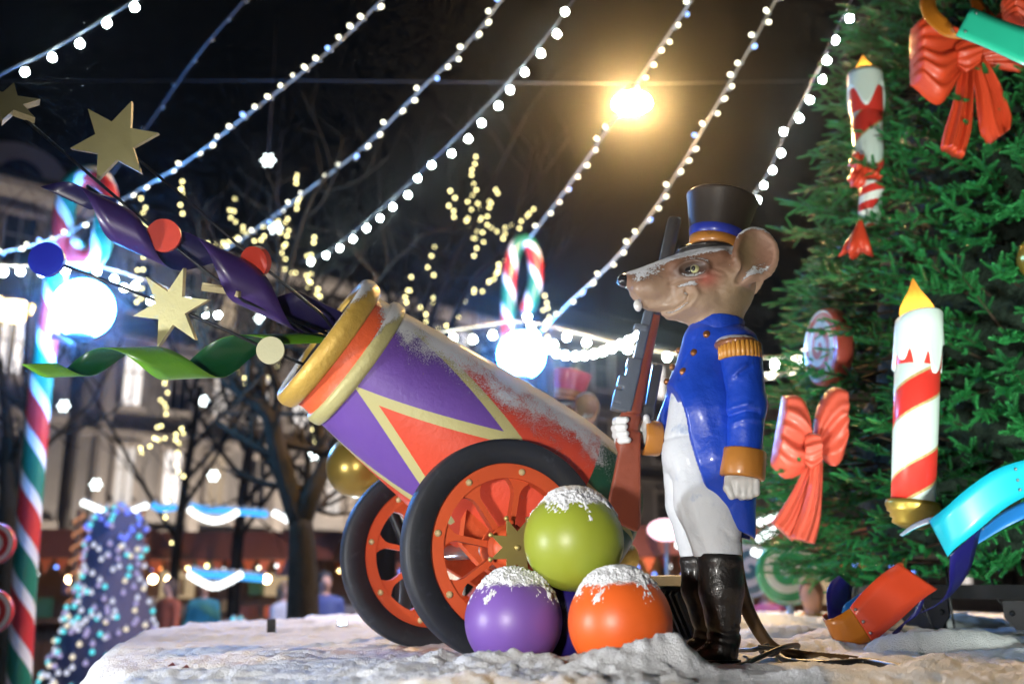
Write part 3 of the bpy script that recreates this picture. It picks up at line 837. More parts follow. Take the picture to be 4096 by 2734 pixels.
# near arm: it hangs about 15 cm in front of the middle plane
NK = .958
def QN(x, y, d): return Q(1174 + (x - 1174) * NK, 1335 + (y - 1335) * NK, d - 12)
def near_(f): return lambda X: f([(X[0] - 1174) / NK + 1174, (X[1] - 1335) / NK + 1335, X[2] + 12]) * NK
def nb(lo, hi): return (1174 + (lo[0] - 1174) * NK - 4, 1335 + (lo[1] - 1335) * NK - 4, lo[2] - 14), (1174 + (hi[0] - 1174) * NK + 4, 1335 + (hi[1] - 1335) * NK + 4, hi[2] - 8)
def f_arm(X):
    x, y, z = X
    f = sd_cone(X, (1704, 816, -70), (1712, 930, -88), 48, 45)
    f = smin(f, sd_cone(X, (1712, 930, -88), (1704, 1040, -92), 44, 41), 14)
    for pts, a, w in (([(1672, 955), (1700, 948), (1728, 952)], 4, 5), ([(1675, 975), (1700, 968), (1735, 970)], -3.5, 6), ([(1672, 940), (1705, 934)], -3.5, 6),
                      ([(1676, 865), (1692, 850), (1702, 845)], -5, 6), ([(1690, 862), (1712, 850)], 3, 6)):
        f = f + a * np.exp(-(seg2(x, y, pts) / w) ** 2)
    return smax(f, y - 1046, 4)
sl = put('sleeve', sculpt('sleeve', near_(f_arm), *nb((1640, 755, -145), (1770, 1055, -20)), 2.8, YM, None, KM), m_coat, mouse)
a0, a1 = QN(1706, 1032, -92), QN(1700, 1098, -93)
mb = MB(); lathe(mb, a0, a1 - a0, [(.05, 0), (.075, .0), (.079, .005), (.082, .096), (.079, .103), (.07, .106), (.05, .09)], 48, caps=False)
cf = put('cuff', mb.mesh('cuff'), m_brown, mouse)
mb = MB(); ball(mb, QN(1746, 1078, -80), (9 * KM, 16 * KM, 16 * KM), 14, 10); sub('cuff_button', mb.mesh('cuff_button'), m_button, cf)
def f_fist(X):
    x, y, z = X
    f = sd_ball(X, (1698, 1108, -93), (36, 26, 30))
    for i, (fx, fl) in enumerate(((1684, 1139), (1699, 1143), (1713, 1142), (1726, 1136))):
        f = smin(f, smin(sd_cone(X, (fx, 1106, -112), (fx + 1, fl - 6, -110), 10, 9.5), sd_cone(X, (fx + 1, fl - 6, -110), (fx, fl - 3, -92), 9.5, 8), 4), 3.5)
    f = smin(f, smin(sd_cone(X, (1668, 1098, -100), (1664, 1120, -108), 11, 10), sd_cone(X, (1664, 1120, -108), (1672, 1140, -112), 10, 8), 4), 3)
    return f
m_glove = material('white_glove_paint', (0.76, 0.77, 0.76), 0.42, bump=(60, .4, .003), coat=.2, dirt=((.35, .33, .30), 20, -.02))
put('hand', sculpt('hand', near_(f_fist), *nb((1640, 1070, -140), (1755, 1160, -50)), 2.0, YM, None, KM), m_glove, mouse)
# epaulette
def f_ep(X):
    x, y, z = X
    f = sd_ball(X, (1694, 785, -62), (50, 20, 60))
    f = smin(f, sd_cone(X, (1648, 768, -34), (1690, 778, -60), 12, 16), 14)
    return f
m_ep = material('bronze_epaulette', (0.30, 0.12, 0.05), 0.4, 0.2, bump=(40, .4, .003), coat=.3, snow=(0.62, 0.25, 90))
ep = put('epaulette', sculpt('epaulette', near_(f_ep), *nb((1620, 745, -140), (1765, 820, 10)), 2.8, YM, None, KM), m_ep, mouse)
m_fringe = material('amber_fringe', (0.66, 0.30, 0.045), 0.4, coat=.3)
for k in range(15):
    a = radians(-78 + k * 12.4); c = QN(1700 + 46 * sin(a), 803, -66 - 54 * cos(a)); mb = MB()
    tube(mb, [c + Vector((0, 0, .028)), c + Vector((0, 0, .0)), c - Vector((0, 0, .030)), c - Vector((0, 0, .032))], [.008, .0098, .0102, .006], 8); sub('fringe', mb.mesh('fringe'), m_fringe, ep)
# far arm reaching forward to the musket
mb = MB(); tube(mb, [Q(1600, 830, 78), Q(1575, 920, 88), Q(1545, 985, 78), Q(1512, 1000, 62)], [.075, .07, .066, .06], 20); put('far_sleeve', mb.mesh('far_sleeve'), m_coat, mouse)
c0, c1 = Q(1522, 997, 62), Q(1474, 993, 56)
mb = MB(); lathe(mb, c0, c1 - c0, [(.05, 0), (.066, 0), (.068, .004), (.071, .062), (.068, .068), (.05, .066)], 40, caps=False); put('cuff', mb.mesh('cuff'), m_brown, mouse)
ZG = 46                                               # depth of the musket
def f_grip(X):
    x, y, z = X
    f = sd_ball(X, (1470, 985, ZG + 26), (34, 34, 18))
    for i, fy in enumerate((957, 973, 989, 1004)):
        k = (0, -3, 0, 5)[i]
        f = smin(f, smin(sd_cone(X, (1446 + k, fy, ZG + 30), (1420 + k, fy, ZG + 10), 10, 9.5), sd_cone(X, (1420 + k, fy, ZG + 10), (1424 + k, fy + 1, ZG - 16), 9.5, 8.5), 4), 3)
        f = smin(f, sd_cone(X, (1424 + k, fy + 1, ZG - 16), (1438 + k, fy + 2, ZG - 30), 8.5, 7.5), 3)
    f = smin(f, smin(sd_cone(X, (1490, 990, ZG + 20), (1490, 968, ZG - 4), 12, 11), sd_cone(X, (1490, 968, ZG - 4), (1486, 952, ZG - 18), 10.5, 8), 4), 4)
    return f
put('hand', sculpt('hand', f_grip, (1395, 935, ZG - 50), (1520, 1030, ZG + 60), 2.2, YM, None, KM), m_glove, mouse)
# boots
def boot(y0, xa, za, ra, xk, rk, xt, zt):
    def f(X):
        x, y, z = X
        g = sd_cone(X, (xa, 1282, za), (xa + 4, 1350, za), ra, ra + 1, .9)
        g = smin(g, sd_cone(X, (xa + 4, 1350, za), (xk, 1455, za), ra, rk, .95), 12)
        g = smin(g, sd_cone(X, (xk, 1465, za), (xk - 2, 1500, za), rk, 32, .95), 10)
        g = smin(g, sd_cone(X, (xk - 12, 1488, zt), (xt, 1506, zt), 34, 17, .9), 18)
        for pts in ([(xk - 40, 1440), (xk, 1452), (xk + 40, 1446)], [(xk - 40, 1462), (xk + 20, 1470)], [(xk + 20, 1425), (xk + 45, 1432)]):
            g = g + 2.6 * np.exp(-(seg2(x, y, pts) / 5) ** 2)
        g = g - 3.0 * np.exp(-((y - 1286) / 10) ** 2)                       # turned top
        g = smax(g, 1270 + (x - xa) * .05 - y, 3)
        return smax(g, y - 1519, 3)
    return f
m_boot = material('black_boot_gloss', (0.014, 0.013, 0.013), 0.36, bump=(38, 1.0, .005), coat=.15, snow=(0.80, 0.25, 90))
for za, args in ((-38, (0, 1643, -38, 49, 1652, 36, 1588, -50)), (34, (0, 1604, 34, 37, 1634, 32, 1538, 34))):
    b_ = put('boot', sculpt('boot', boot(*args), (1500, 1262, za - 75), (1720, 1526, za + 70), 2.8, YM, None, KM), m_boot, mouse)
    xs = args[6]; mb = MB(); c = Q((1652 + xs) / 2 + 8, 1517, args[7]); lathe(mb, (c.x, c.y, 0.0), (0, 0, 1), [(.0, -.01), (.052, -.01), (.055, .0), (.055, .018), (.05, .02)], 32, caps=False, sx=1.0)
    me = mb.mesh('sole')
    for v in me.vertices: v.co.x = c.x + (v.co.x - c.x) * (1.75 if za < 0 else 2.0)
    sub('sole', me, m_boot, b_)
# tail
m_tail = material('brown_tail', (0.10, 0.055, 0.022), 0.42, bump=(30, .6, .004), coat=.2, var=.25, snow=(.93, .2, 90))
tp = [Q(1690, 1230, 40), Q(1698, 1300, 44), Q(1716, 1370, 50), Q(1745, 1430, 60), Q(1782, 1482, 60), Q(1822, 1500, 50), Q(1880, 1506, 40), Q(1960, 1512, 30), Q(2010, 1520, 20)]
tp = [Vector(q) for q in spline([tuple(q) for q in tp], 8)]
mb = MB(); tube(mb, tp, list(np.linspace(.034, .012, len(tp))), 16); put('tail', mb.mesh('tail'), m_tail, mouse)

# ------------------------------------------------------------------ musket held by the statue
musket = thing('musket', tuple(Q(1430, 1215, ZG)), 'wooden toy musket with grey lock held upright by the mouse soldier', 'musket')
m_stock = material('reddish_stock_paint', (0.27, 0.060, 0.028), 0.42, bump=(35, .5, .003), var=.2, coat=.15, dirt=((.42, .2, .13), 20, -.03))
m_steelp = material('grey_lock_paint', (0.10, 0.12, 0.15), 0.38, bump=(40, .5, .003), coat=.3, var=.25)
m_gun = material('dark_barrel_paint', (0.05, 0.052, 0.058), 0.32, coat=.4, bump=(40, .3, .002))
def f_stock(X):
    x, y, z = X
    f = sd_cone(X, (1502, 715, ZG), (1452, 945, ZG), 19, 24, .75)
    f = smin(f, sd_cone(X, (1452, 945, ZG), (1440, 1010, ZG), 24, 24, .7), 8)
    butt = None                                        # flat butt with chamfered edges
    q = [(1432, 985), (1474, 985), (1474, 1205), (1466, 1217), (1396, 1184), (1394, 1172)]
    for (x0, y0), (x1, y1) in zip(q, q[1:] + q[:1]):
        L_ = hypot(x1 - x0, y1 - y0); h_ = ((x - x0) * (y1 - y0) - (y - y0) * (x1 - x0)) / L_
        butt = h_ if butt is None else smax(butt, h_, 4)
    butt = smax(butt, np.abs(z - ZG) - 17, 5)
    f = smin(f, butt, 10)
    f = f + 3 * np.exp(-((y - 940 - (x - 1452) * .1) / 4) ** 2)
    return f
put('stock', sculpt('stock', f_stock, (1380, 680, ZG - 45), (1540, 1235, ZG + 45), 2.8, YM, None, KM), m_stock, musket)
mb = MB(); tube(mb, [Q(1556, 483, ZG + 4), Q(1555, 488, ZG + 4), Q(1500, 735, ZG + 2)], [.024, .0285, .0265], 24); put('gun_barrel', mb.mesh('gun_barrel'), m_gun, musket)
def f_lock(X):
    x, y, z = X; a = radians(-13)
    f = sd_box(X, (1470, 805, ZG - 4), (11, 105, 17), 4, radians(13))
    f = smin(f, sd_box(X, (1447, 885, ZG - 6), (16, 52, 18), 4, radians(13)), 3)
    for (bx, by, hw, hh) in ((1480, 742, 16, 6), (1464, 826, 17, 12), (1446, 870, 20, 14), (1437, 905, 21, 16), (1430, 928, 19, 8)):
        f = np.minimum(f, sd_box(X, (bx - 6, by, ZG - 8), (hw, hh, 16), 3, radians(13)))
    return f
put('lock_plate', sculpt('lock_plate', f_lock, (1395, 680, ZG - 40), (1520, 955, ZG + 24), 2.4, YM, None, KM), m_steelp, musket)
def f_guard(X):
    return smin(sd_box(X, (1504, 890, ZG + 4), (12, 66, 12), 5, radians(10)), sd_box(X, (1493, 938, ZG + 2), (14, 18, 10), 4), 5)
put('side_plate', sculpt('side_plate', f_guard, (1460, 800, ZG - 20), (1540, 975, ZG + 28), 2.6, YM, None, KM), m_gun, musket)
# ================================================================== FIR TREE
TX, TY, TZ0, TAP, TK = 3.36, 6.0, 0.33, 8.7, 0.226          # axis, lowest branches, apex height, taper
def tree_r(z): return TK * (TAP - z) * (1 - .13 * min(1, max(0, (.85 - z) / .5)) ** 1.3 + .04 * max(0, 1 - abs(z - .95) / .4))
def tree_Y(x, y, k=1.0):
    """depth at which the ray of a pixel meets the cone of branch tips (scaled by k)"""
    lo = None
    for Y in np.arange(3.4, 8, .02):
        w = P(x, y, Y)
        if hypot(w.x - TX, w.y - TY) < tree_r(w.z) * k: return Y
    return 5.2
fir = thing('fir_tree', (TX, TY, 0), 'huge decorated fir tree on a black steel stand behind the mouse soldier', 'tree')
m_bark = material('fir_bark', (0.05, 0.032, 0.02), .8, bump=(20, 1, .01))
mb = MB(); tube(mb, [(TX, TY, .1), (TX, TY, 2), (TX, TY, 8.4)], [.16, .13, .02], 14); put('trunk', mb.mesh('trunk'), m_bark, fir)
def spray_template(L, nn, seed):
    r = np.random.default_rng(seed); V, F = [], []
    t = np.linspace(.04, 1.0, nn) ** .95
    ang = np.arange(nn) * 2.399963
    for k in range(nn):
        l = .031 * (1 - .45 * t[k]) * r.uniform(.8, 1.15); tilt = radians(r.uniform(42, 70)) * (1 - .40 * t[k])
        a = ang[k] + r.uniform(-.3, .3)
        base = np.array([0, 0, t[k] * L])
        d = np.array([sin(tilt) * cos(a), sin(tilt) * sin(a) , cos(tilt)])
        side = np.array([-sin(a), cos(a), 0]) * .0023
        i = len(V); V += [base, base + d * l * .45 + side, base + d * l, base + d * l * .45 - side]
        F += [(i, i + 1, i + 2), (i, i + 2, i + 3)]
    return np.array(V), np.array(F)
TEMPL = [spray_template(.125, 88, s_) for s_ in range(4)]
R = np.random.default_rng(5)
br_base, br_dir, sp_pos, sp_dir, sp_val, sp_sc = [], [], [], [], [], []
z = TZ0
levels = []
while z < 6.2:
    levels.append(z); z += .125 if z < 4.3 else .30
twigs = MB()
for z in levels:
    r = tree_r(z); n = int(r * 2 * pi / (.22 if z < 4.3 else .45)); off = R.uniform(0, 6.28)
    for k in range(n):
        az = off + 2 * pi * k / n + R.uniform(-.06, .06)
        # only the side that can be seen (and somewhat round it) is dressed densely
        face = cos(az - atan2(-TY, -TX))
        if face < -.25: continue
        rr = .05 + r * (R.uniform(.88, 1.02) + .08 * (R.uniform() < .25)) + .10 * float(vnoise(az * 5, z * 2.2, 0, 77))
        o = np.array([cos(az), sin(az), 0.0]); tip = np.array([TX, TY, z + R.uniform(-.10, .10)]) + o * rr
        dro = R.uniform(-.22, .12); root = np.array([TX, TY, z - dro * .9]) + o * (rr - R.uniform(.55, .75))
        d = tip - root; Lb = np.linalg.norm(d); d /= Lb
        tw = np.cross(d, [0, 0, 1.0]); tw /= np.linalg.norm(tw); upb = np.cross(tw, d)
        if face > -.1 and z < 4.4: tube(twigs, [root, root * .4 + tip * .6, tip], [.010, .007, .003], 4, caps=False)
        ns = 14 if z < 4.3 else 5
        bv = R.uniform(0, 1)
        for j in range(ns):
            t = .30 + .70 * (j + 1) / ns; s_ = (-1) ** j
            if j == ns - 1: dd = d + .15 * upb
            else: dd = d * R.uniform(.7, 1.0) + tw * s_ * R.uniform(.25, .9) + upb * R.uniform(-.6, .95)
            dd = dd / np.linalg.norm(dd)
            sp_pos.append(root + (tip - root) * min(t, 1.0) - dd * .03); sp_dir.append(dd); sp_val.append((bv, R.uniform(0, 1), t)); sp_sc.append(R.uniform(.75, 1.15))
sp_pos, sp_dir, sp_val, sp_sc = map(np.array, (sp_pos, sp_dir, sp_val, sp_sc))
Vs, Fs, As = [], [], []; off = 0
for q in range(4):
    tv, tf = TEMPL[q]; sel = np.arange(q, len(sp_pos), 4)
    D = sp_dir[sel]; ref = R.normal(size=D.shape); e1 = np.cross(D, ref); e1 /= np.linalg.norm(e1, axis=1)[:, None]; e2 = np.cross(D, e1)
    G = (tv[None, :, 0:1] * e1[:, None] + tv[None, :, 1:2] * e2[:, None] + tv[None, :, 2:3] * D[:, None]) * sp_sc[sel][:, None, None] + sp_pos[sel][:, None]
    G[:, :, 2] -= .25 * tv[None, :, 2] ** 2                                  # a little sag
    n = len(sel); k = len(tv)
    Vs.append(G.reshape(-1, 3)); Fs.append((tf[None] + (np.arange(n) * k)[:, None, None]).reshape(-1, 3) + off); off += n * k
    q_ = np.repeat(sp_val[sel], k, 0); q_[:, 2] = np.tile(np.clip(tv[:, 2] / .15, 0, 1), n); As.append(q_)
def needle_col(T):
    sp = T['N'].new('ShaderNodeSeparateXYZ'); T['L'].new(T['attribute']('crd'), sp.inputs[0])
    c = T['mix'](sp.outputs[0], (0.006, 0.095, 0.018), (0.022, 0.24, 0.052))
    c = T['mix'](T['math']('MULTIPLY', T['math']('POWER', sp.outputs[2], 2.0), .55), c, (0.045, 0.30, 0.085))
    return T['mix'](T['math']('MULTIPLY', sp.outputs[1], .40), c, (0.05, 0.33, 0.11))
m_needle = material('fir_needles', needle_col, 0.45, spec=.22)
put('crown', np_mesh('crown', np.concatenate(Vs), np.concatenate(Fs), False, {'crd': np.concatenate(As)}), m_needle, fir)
put('branches', twigs.mesh('branches'), m_bark, fir)

# added dark core cone: its colour stands in for the shade between the branches
m_core_shade = material('core_shade_green', (0.004, 0.016, 0.008), .9, bump=(14, 1, .05))
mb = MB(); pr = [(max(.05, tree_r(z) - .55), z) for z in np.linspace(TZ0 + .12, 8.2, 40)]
lathe(mb, (TX, TY, 0), (0, 0, 1), pr, 60, caps=True); me = mb.mesh('dark_core_cone')
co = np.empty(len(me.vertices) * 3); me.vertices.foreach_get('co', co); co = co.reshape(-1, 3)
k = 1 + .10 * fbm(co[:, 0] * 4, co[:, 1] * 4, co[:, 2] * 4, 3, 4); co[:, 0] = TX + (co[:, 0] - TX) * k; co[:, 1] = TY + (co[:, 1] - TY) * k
me.vertices.foreach_set('co', co.ravel()); put('dark_core_cone', me, m_core_shade, fir)

# black steel stand
m_stand = material('black_steel', (0.010, 0.011, 0.014), .35, .4, bump=(40, .3, .002))
base_ring = MB()
for k in range(8):
    a0, a1 = 2 * pi * k / 8 + .2, 2 * pi * (k + 1) / 8 + .2
    box(base_ring, (TX + 1.25 * cos((a0 + a1) / 2), TY + 1.25 * sin((a0 + a1) / 2), .24), (.06, 1.02, .07), (cos((a0 + a1) / 2), sin((a0 + a1) / 2), 0), (-sin((a0 + a1) / 2), cos((a0 + a1) / 2), 0))
put('stand_ring', base_ring.mesh('stand_ring', False), m_stand, fir)
STAND_AZ = [radians(a) for a in (232, 205, 178, 262, 295)]
for a in STAND_AZ:
    c = Vector((TX + 1.25 * cos(a), TY + 1.25 * sin(a), 0)); ex = Vector((-sin(a), cos(a), 0)); ey = Vector((cos(a), sin(a), 0))
    mb = MB(); box(mb, c + UP * .11, (.10, .10, .25), ex, ey)
    plate(mb, [(-.17, .20), (.17, .20), (.17, .12), (.12, .06), (-.12, .06), (-.17, .12)], c + ey * .057, ex, UP, .012)
    box(mb, c + UP * .012, (.30, .30, .016), ex, ey)
    for bx in (-.13, .13): ball(mb, c + ey * .068 + ex * bx + UP * .14, .014, 8, 6)
    st = put('stand_leg', mb.mesh('stand_leg', False), m_stand, fir)
    for k in range(3):
        mb = MB(); q = c + ex * R.uniform(-.3, .3) + ey * R.uniform(-.1, .1)
        tube(mb, [q + UP * .36, q + ex * .05 + UP * .2 + ey * .05, q + ex * R.uniform(-.1, .2) + UP * .03, q + ex * R.uniform(-.3, .3) + UP * .015], .006, 6); put('power_cable', mb.mesh('power_cable'), m_stand, fir)
# ================================================================== DECORATIONS ON THE FIR TREE
def TP(x, y, k=1.0): return P(x, y, tree_Y(x, y, k))
def candle_col(T):
    sp = T['N'].new('ShaderNodeSeparateXYZ'); T['L'].new(T['attribute']('crd'), sp.inputs[0])
    s = T['math']('FRACT', T['math']('ADD', T['math']('MULTIPLY', sp.outputs[1], 2.45), T['math']('SUBTRACT', 0.62, sp.outputs[0])))
    red = T['math']('MULTIPLY', T['math']('GREATER_THAN', s, 0.0), T['math']('LESS_THAN', s, 0.42))
    tr = T['math']('MULTIPLY', T['math']('GREATER_THAN', s, 0.385), T['math']('LESS_THAN', s, 0.42)); tr2 = T['math']('LESS_THAN', s, 0.035)
    low = T['math']('LESS_THAN', sp.outputs[1], 1e3)
    c = T['mix'](red, (0.62, 0.74, 0.70), (0.62, 0.035, 0.025))
    g = T['mix'](T['noise'](80, 3), (0.25, 0.10, 0.02), (0.75, 0.6, 0.3))
    return T['mix'](T['math']('MAXIMUM', tr, tr2), c, g)
m_candle = material('striped_candle', candle_col, .35, coat=.3, bump=(20, .3, .003))
m_wax = material('pale_wax', (0.64, 0.76, 0.72), .35, coat=.3, bump=(20, .3, .003))
m_waxred = material('candle_red', (0.62, 0.035, 0.025), .35, coat=.3)
m_flame = bpy.data.materials.new('flame_amber_plastic'); m_flame.use_nodes = True
_n, _l = m_flame.node_tree.nodes, m_flame.node_tree.links; _n.remove(_n['Principled BSDF'])
_t = _n.new('ShaderNodeBsdfTranslucent'); _t.inputs['Color'].default_value = (1.0, .62, .16, 1); _e = _n.new('ShaderNodeEmission'); _e.inputs['Color'].default_value = (1.0, .60, .14, 1); _e.inputs['Strength'].default_value = .10
_p = _n.new('ShaderNodeBsdfTransparent'); _p.inputs['Color'].default_value = (1, .72, .3, 1); _m = _n.new('ShaderNodeMixShader'); _m.inputs[0].default_value = .30; _l.new(_t.outputs[0], _m.inputs[1]); _l.new(_p.outputs[0], _m.inputs[2])
_a = _n.new('ShaderNodeAddShader'); _l.new(_m.outputs[0], _a.inputs[0]); _l.new(_e.outputs[0], _a.inputs[1]); _l.new(_a.outputs[0], _n['Material Output'].inputs['Surface']); m_flame.cycles.emission_sampling = 'NONE'
m_flamecore = glow('flame_core', (1.0, 0.66, 0.26), 38.0, True)
m_brassb = material('brass_base', (0.45, 0.30, 0.06), .35, .7, var=.2)
def flame(par, base, h, r, lean=0.0):
    mb = MB(); pr = [(0, -.02 * h), (r * .45, 0), (r * .82, .12 * h), (r, .28 * h), (r * .92, .42 * h), (r * .66, .58 * h), (r * .36, .74 * h), (r * .15, .90 * h), (0, 1.0 * h)]
    lathe(mb, base, (lean, 0, 1), [(max(0, q[0]), q[1]) for q in spline(pr, 5)], 28, caps=False); fl_ = put('flame', mb.mesh('flame'), m_flame, par)
    mb = MB(); ball(mb, Vector(base) + UP * (h * .24), (r * .30, r * .30, r * .40), 14, 10); sub('flame_bulb', mb.mesh('flame_bulb'), m_flamecore, fl_); return fl_
# big candle
c0, c1 = P(2094, 1160, 4.62), P(2108, 735, 4.62)
cd = thing('candle', tuple(c0), 'tall red and white striped candle with lit amber flame on brass foot', 'candle', 'candles on the fir tree')
ax = c1 - c0; H = ax.length; rr = .103
mb = MB(); lathe(mb, c0, ax, [(rr * .93, 0), (rr * .98, H * .5), (rr, H)], 56, (0, 1, 0)); put('candle_body', mb.mesh('candle_body', attr=True), m_candle, cd)
# melted wax collar with drips: a shell whose lower edge runs in tongues, red showing between
n = 120; V, F, A_ = [], [], []
e1, e2, a = frame(ax, (0, 1, 0))
def drip(u):
    d = .30
    for cu, w, l in ((.30, .055, .27), (.415, .05, .16), (.53, .055, .19), (.64, .05, .22), (.75, .05, .15), (.87, .055, .20), (.99, .05, .24), (.08, .05, .17), (.18, .055, .21)):
        d += l * np.exp(-((u - cu + .17) / w) ** 4)
    return d
for i in range(n + 1):
    t = 2 * pi * i / n; u = i / n; low = H * .86 - (drip(u % 1.0) - .30) * .62; top = H + .028 * cos(t + 0.9) + .02
    o = e1 * cos(t) + e2 * sin(t)
    for k, (r_, h_) in enumerate(((rr + .001, low), (rr + .012, low + .012), (rr + .010, low + .035), (rr + .006, H - .04), (rr + .004, top - .008), (rr - .004, top), (rr - .016, top - .012), (rr - .03, H - .03))):
        V.append(c0 + a * h_ + o * r_)
K = 8
for i in range(n):
    for k in range(K - 1): F.append((i * K + k, (i + 1) * K + k, (i + 1) * K + k + 1, i * K + k + 1))
mb = MB(); mb.add(V, F); put('wax_drips', mb.mesh('wax_drips'), m_wax, cd)
mb = MB(); lathe(mb, c0 + a * (H * .80), a, [(rr + .0015, -.055), (rr + .0025, -.05), (rr + .0028, .09)], 56, caps=False); put('red_collar', mb.mesh('red_collar'), m_waxred, cd)
flame(cd, c0 + a * (H - .03), .245, .079, -.02)
mb = MB(); lathe(mb, c0, -ax, [(.05, -.03), (.118, -.02), (.122, .0), (.112, .02), (.112, .03), (.098, .035), (.098, .055), (.086, .06), (.088, .08), (.05, .10)], 48); put('candle_foot', mb.mesh('candle_foot'), m_brassb, cd)
# small candle near the top
c0, c1 = P(1998, 470, 5.55), P(1984, 172, 5.55)
cd = thing('candle', tuple(c0), 'smaller striped candle high at the edge of the fir tree above a red bow', 'candle', 'candles on the fir tree')
ax = c1 - c0; H = ax.length; rr = .098; a = ax.normalized()
mb = MB(); lathe(mb, c0, ax, [(.045, -.12), (rr * .62, 0), (rr * .85, H * .3), (rr, H)], 48, (0, 1, 0)); put('candle_body', mb.mesh('candle_body', attr=True), m_candle, cd)
V, F = [], []; e1, e2, _ = frame(ax, (0, 1, 0))
for i in range(n + 1):
    t = 2 * pi * i / n; low = H - .10 - .10 * (1 + sin(3 * t + 1.0)) ** 1.3 * .6; o = e1 * cos(t) + e2 * sin(t)
    for r_, h_ in ((rr - .004, low), (rr + .012, low + .014), (rr + .008, low + .04), (rr + .006, H - .02), (rr + .003, H + .012), (rr - .012, H + .006), (rr - .03, H - .02)): V.append(c0 + a * h_ + o * r_)
for i in range(n):
    for k in range(6): F.append((i * 7 + k, (i + 1) * 7 + k, (i + 1) * 7 + k + 1, i * 7 + k + 1))
mb = MB(); mb.add(V, F); put('wax_drips', mb.mesh('wax_drips'), m_wax, cd)
mb = MB(); lathe(mb, c0 + a * (H - .21), a, [(rr * .95 + .002, -.06), (rr + .002, .10)], 48, caps=False); put('red_collar', mb.mesh('red_collar'), m_waxred, cd)
flame(cd, c0 + a * (H - .05), .19, .07)
# red bow and wrapped sweet under it
m_red = material('red_cloth_paint', (0.66, 0.055, 0.022), .36, coat=.2, bump=(15, .4, .004), var=.15)
Yb = 5.42
def f_bow2(X):
    f = sd_ball(X, (1975, 392, 0), (20, 18, 18))
    f = smin(f, sd_cone(X, (1975, 390, 0), (1963, 370, -6), 12, 17, 1.2), 6)
    f = smin(f, sd_cone(X, (1975, 395, 0), (1964, 412, -4), 12, 18, 1.2), 6)
    f = smin(f, sd_cone(X, (1978, 396, 0), (2008, 398, -6), 10, 15, 1.2), 5)
    f = smin(f, sd_cone(X, (1978, 402, 0), (1985, 425, -6), 9, 12, 1), 5)
    return f + 2.2 * np.sin(X[0] * .35 + X[1] * .22)
KB = 1 / 400.0
bw = thing('tied_bow', tuple(P(1975, 420, Yb)), 'small crumpled red bow tied round the smaller candle', 'bow', 'bows on the fir tree')
put('knot', sculpt('knot', f_bow2, (1925, 340, -40), (2040, 450, 40), 2.6, Yb, None, KB), m_red, bw)
def sweet_col(T):
    g = T['N'].new('ShaderNodeTexCoord'); sp = T['N'].new('ShaderNodeSeparateXYZ'); T['L'].new(g.outputs['Object'], sp.inputs[0])
    k = T['math']('FRACT', T['math']('ADD', T['math']('MULTIPLY', sp.outputs[2], 11.0), T['math']('MULTIPLY', sp.outputs[0], -3.0)))
    return T['mix'](T['math']('GREATER_THAN', k, .5), (0.60, 0.03, 0.025), (0.74, 0.76, 0.74))
m_sweet = material('striped_wrapper', sweet_col, .35, coat=.3)
sw = thing('wrapped_sweet', tuple(P(1968, 590, Yb)), 'red and white wrapped sweet hanging under the smaller candle', 'sweet')
a0, a1 = P(2010, 405, Yb), P(1974, 505, Yb)
mb = MB(); lathe(mb, a1, a0 - a1, [(.012, 0), (.03, .05), (.052, .14), (.068, .225), (.066, .238), (.04, .23)], 32); put('wrapper', mb.mesh('wrapper'), m_sweet, sw)
a0 = P(1974, 505, Yb); a1 = P(1966, 580, Yb)
mb = MB(); V = []; F = []
for j, (h_, r_) in enumerate(((0, .010), (.25, .030), (.6, .062), (1.0, .088), (.97, .070), (.5, .04))):
    for i in range(40):
        t = 2 * pi * i / 40; w = 1 + .22 * sin(5 * t) * h_; c = a0 + (a1 - a0) * h_ * (1 + .08 * sin(5 * t)); V.append((c.x + r_ * w * cos(t), c.y + r_ * w * sin(t) * .7, c.z))
for j in range(5):
    for i in range(40): F.append((j * 40 + i, j * 40 + (i + 1) % 40, (j + 1) * 40 + (i + 1) % 40, (j + 1) * 40 + i))
mb.add(V, F); put('wrapper_end', mb.mesh('wrapper_end'), m_red, sw)

# swirl lollipop, seen from the side
def swirl_col(c_a, c_b, rings=3.0, arms=2.0):
    def g(T):
        sp = T['N'].new('ShaderNodeSeparateXYZ'); T['L'].new(T['attribute']('crd'), sp.inputs[0])
        k = T['math']('FRACT', T['math']('ADD', T['math']('MULTIPLY', sp.outputs[2], rings), T['math']('MULTIPLY', sp.outputs[0], arms)))
        return T['mix'](T['math']('GREATER_THAN', k, .5), c_a, c_b)
    return g
def lollipop(label, C, N, R_, th, ca, cb, rings, arms, stick=None, name='swirl_lollipop', group=None, matname=None, edge=None):
    N = Vector(N).normalized(); t = thing(name, tuple(C if stick is None else stick), label, 'lollipop', group); C = Vector(C)
    key = matname or (label[:20])
    mt = material('swirl_' + key, swirl_col(ca, cb, rings / R_, arms), .35, coat=.3); me_ = material('swirl_edge_' + key, edge or ca, .35, coat=.3)
    mb = MB(); pr = [(0, th / 2 + .006), (R_ * .3, th / 2 + .006), (R_ * .6, th / 2 + .004), (R_ * .85, th / 2), (R_ * .93, th / 2 - .004)]
    lathe(mb, C, N, pr[::-1], 64, caps=False); put('face', mb.mesh('face', attr=True), mt, t)
    mb = MB(); lathe(mb, C, N, [(0, -th / 2), (R_ * .9, -th / 2), (R_ * .98, -th / 3), (R_, 0), (R_ * .98, th / 3), (R_ * .93, th / 2 - .004)], 64, caps=False); put('rim', mb.mesh('rim'), me_, t)
    if stick is not None:
        mb = MB(); tube(mb, [C - UP * R_ * .9, Vector(stick)], .03, 10); put('stick', mb.mesh('stick'), MATS.get('pole_white') or material('pole_white', (.7, .7, .7), .5), t)
    return t
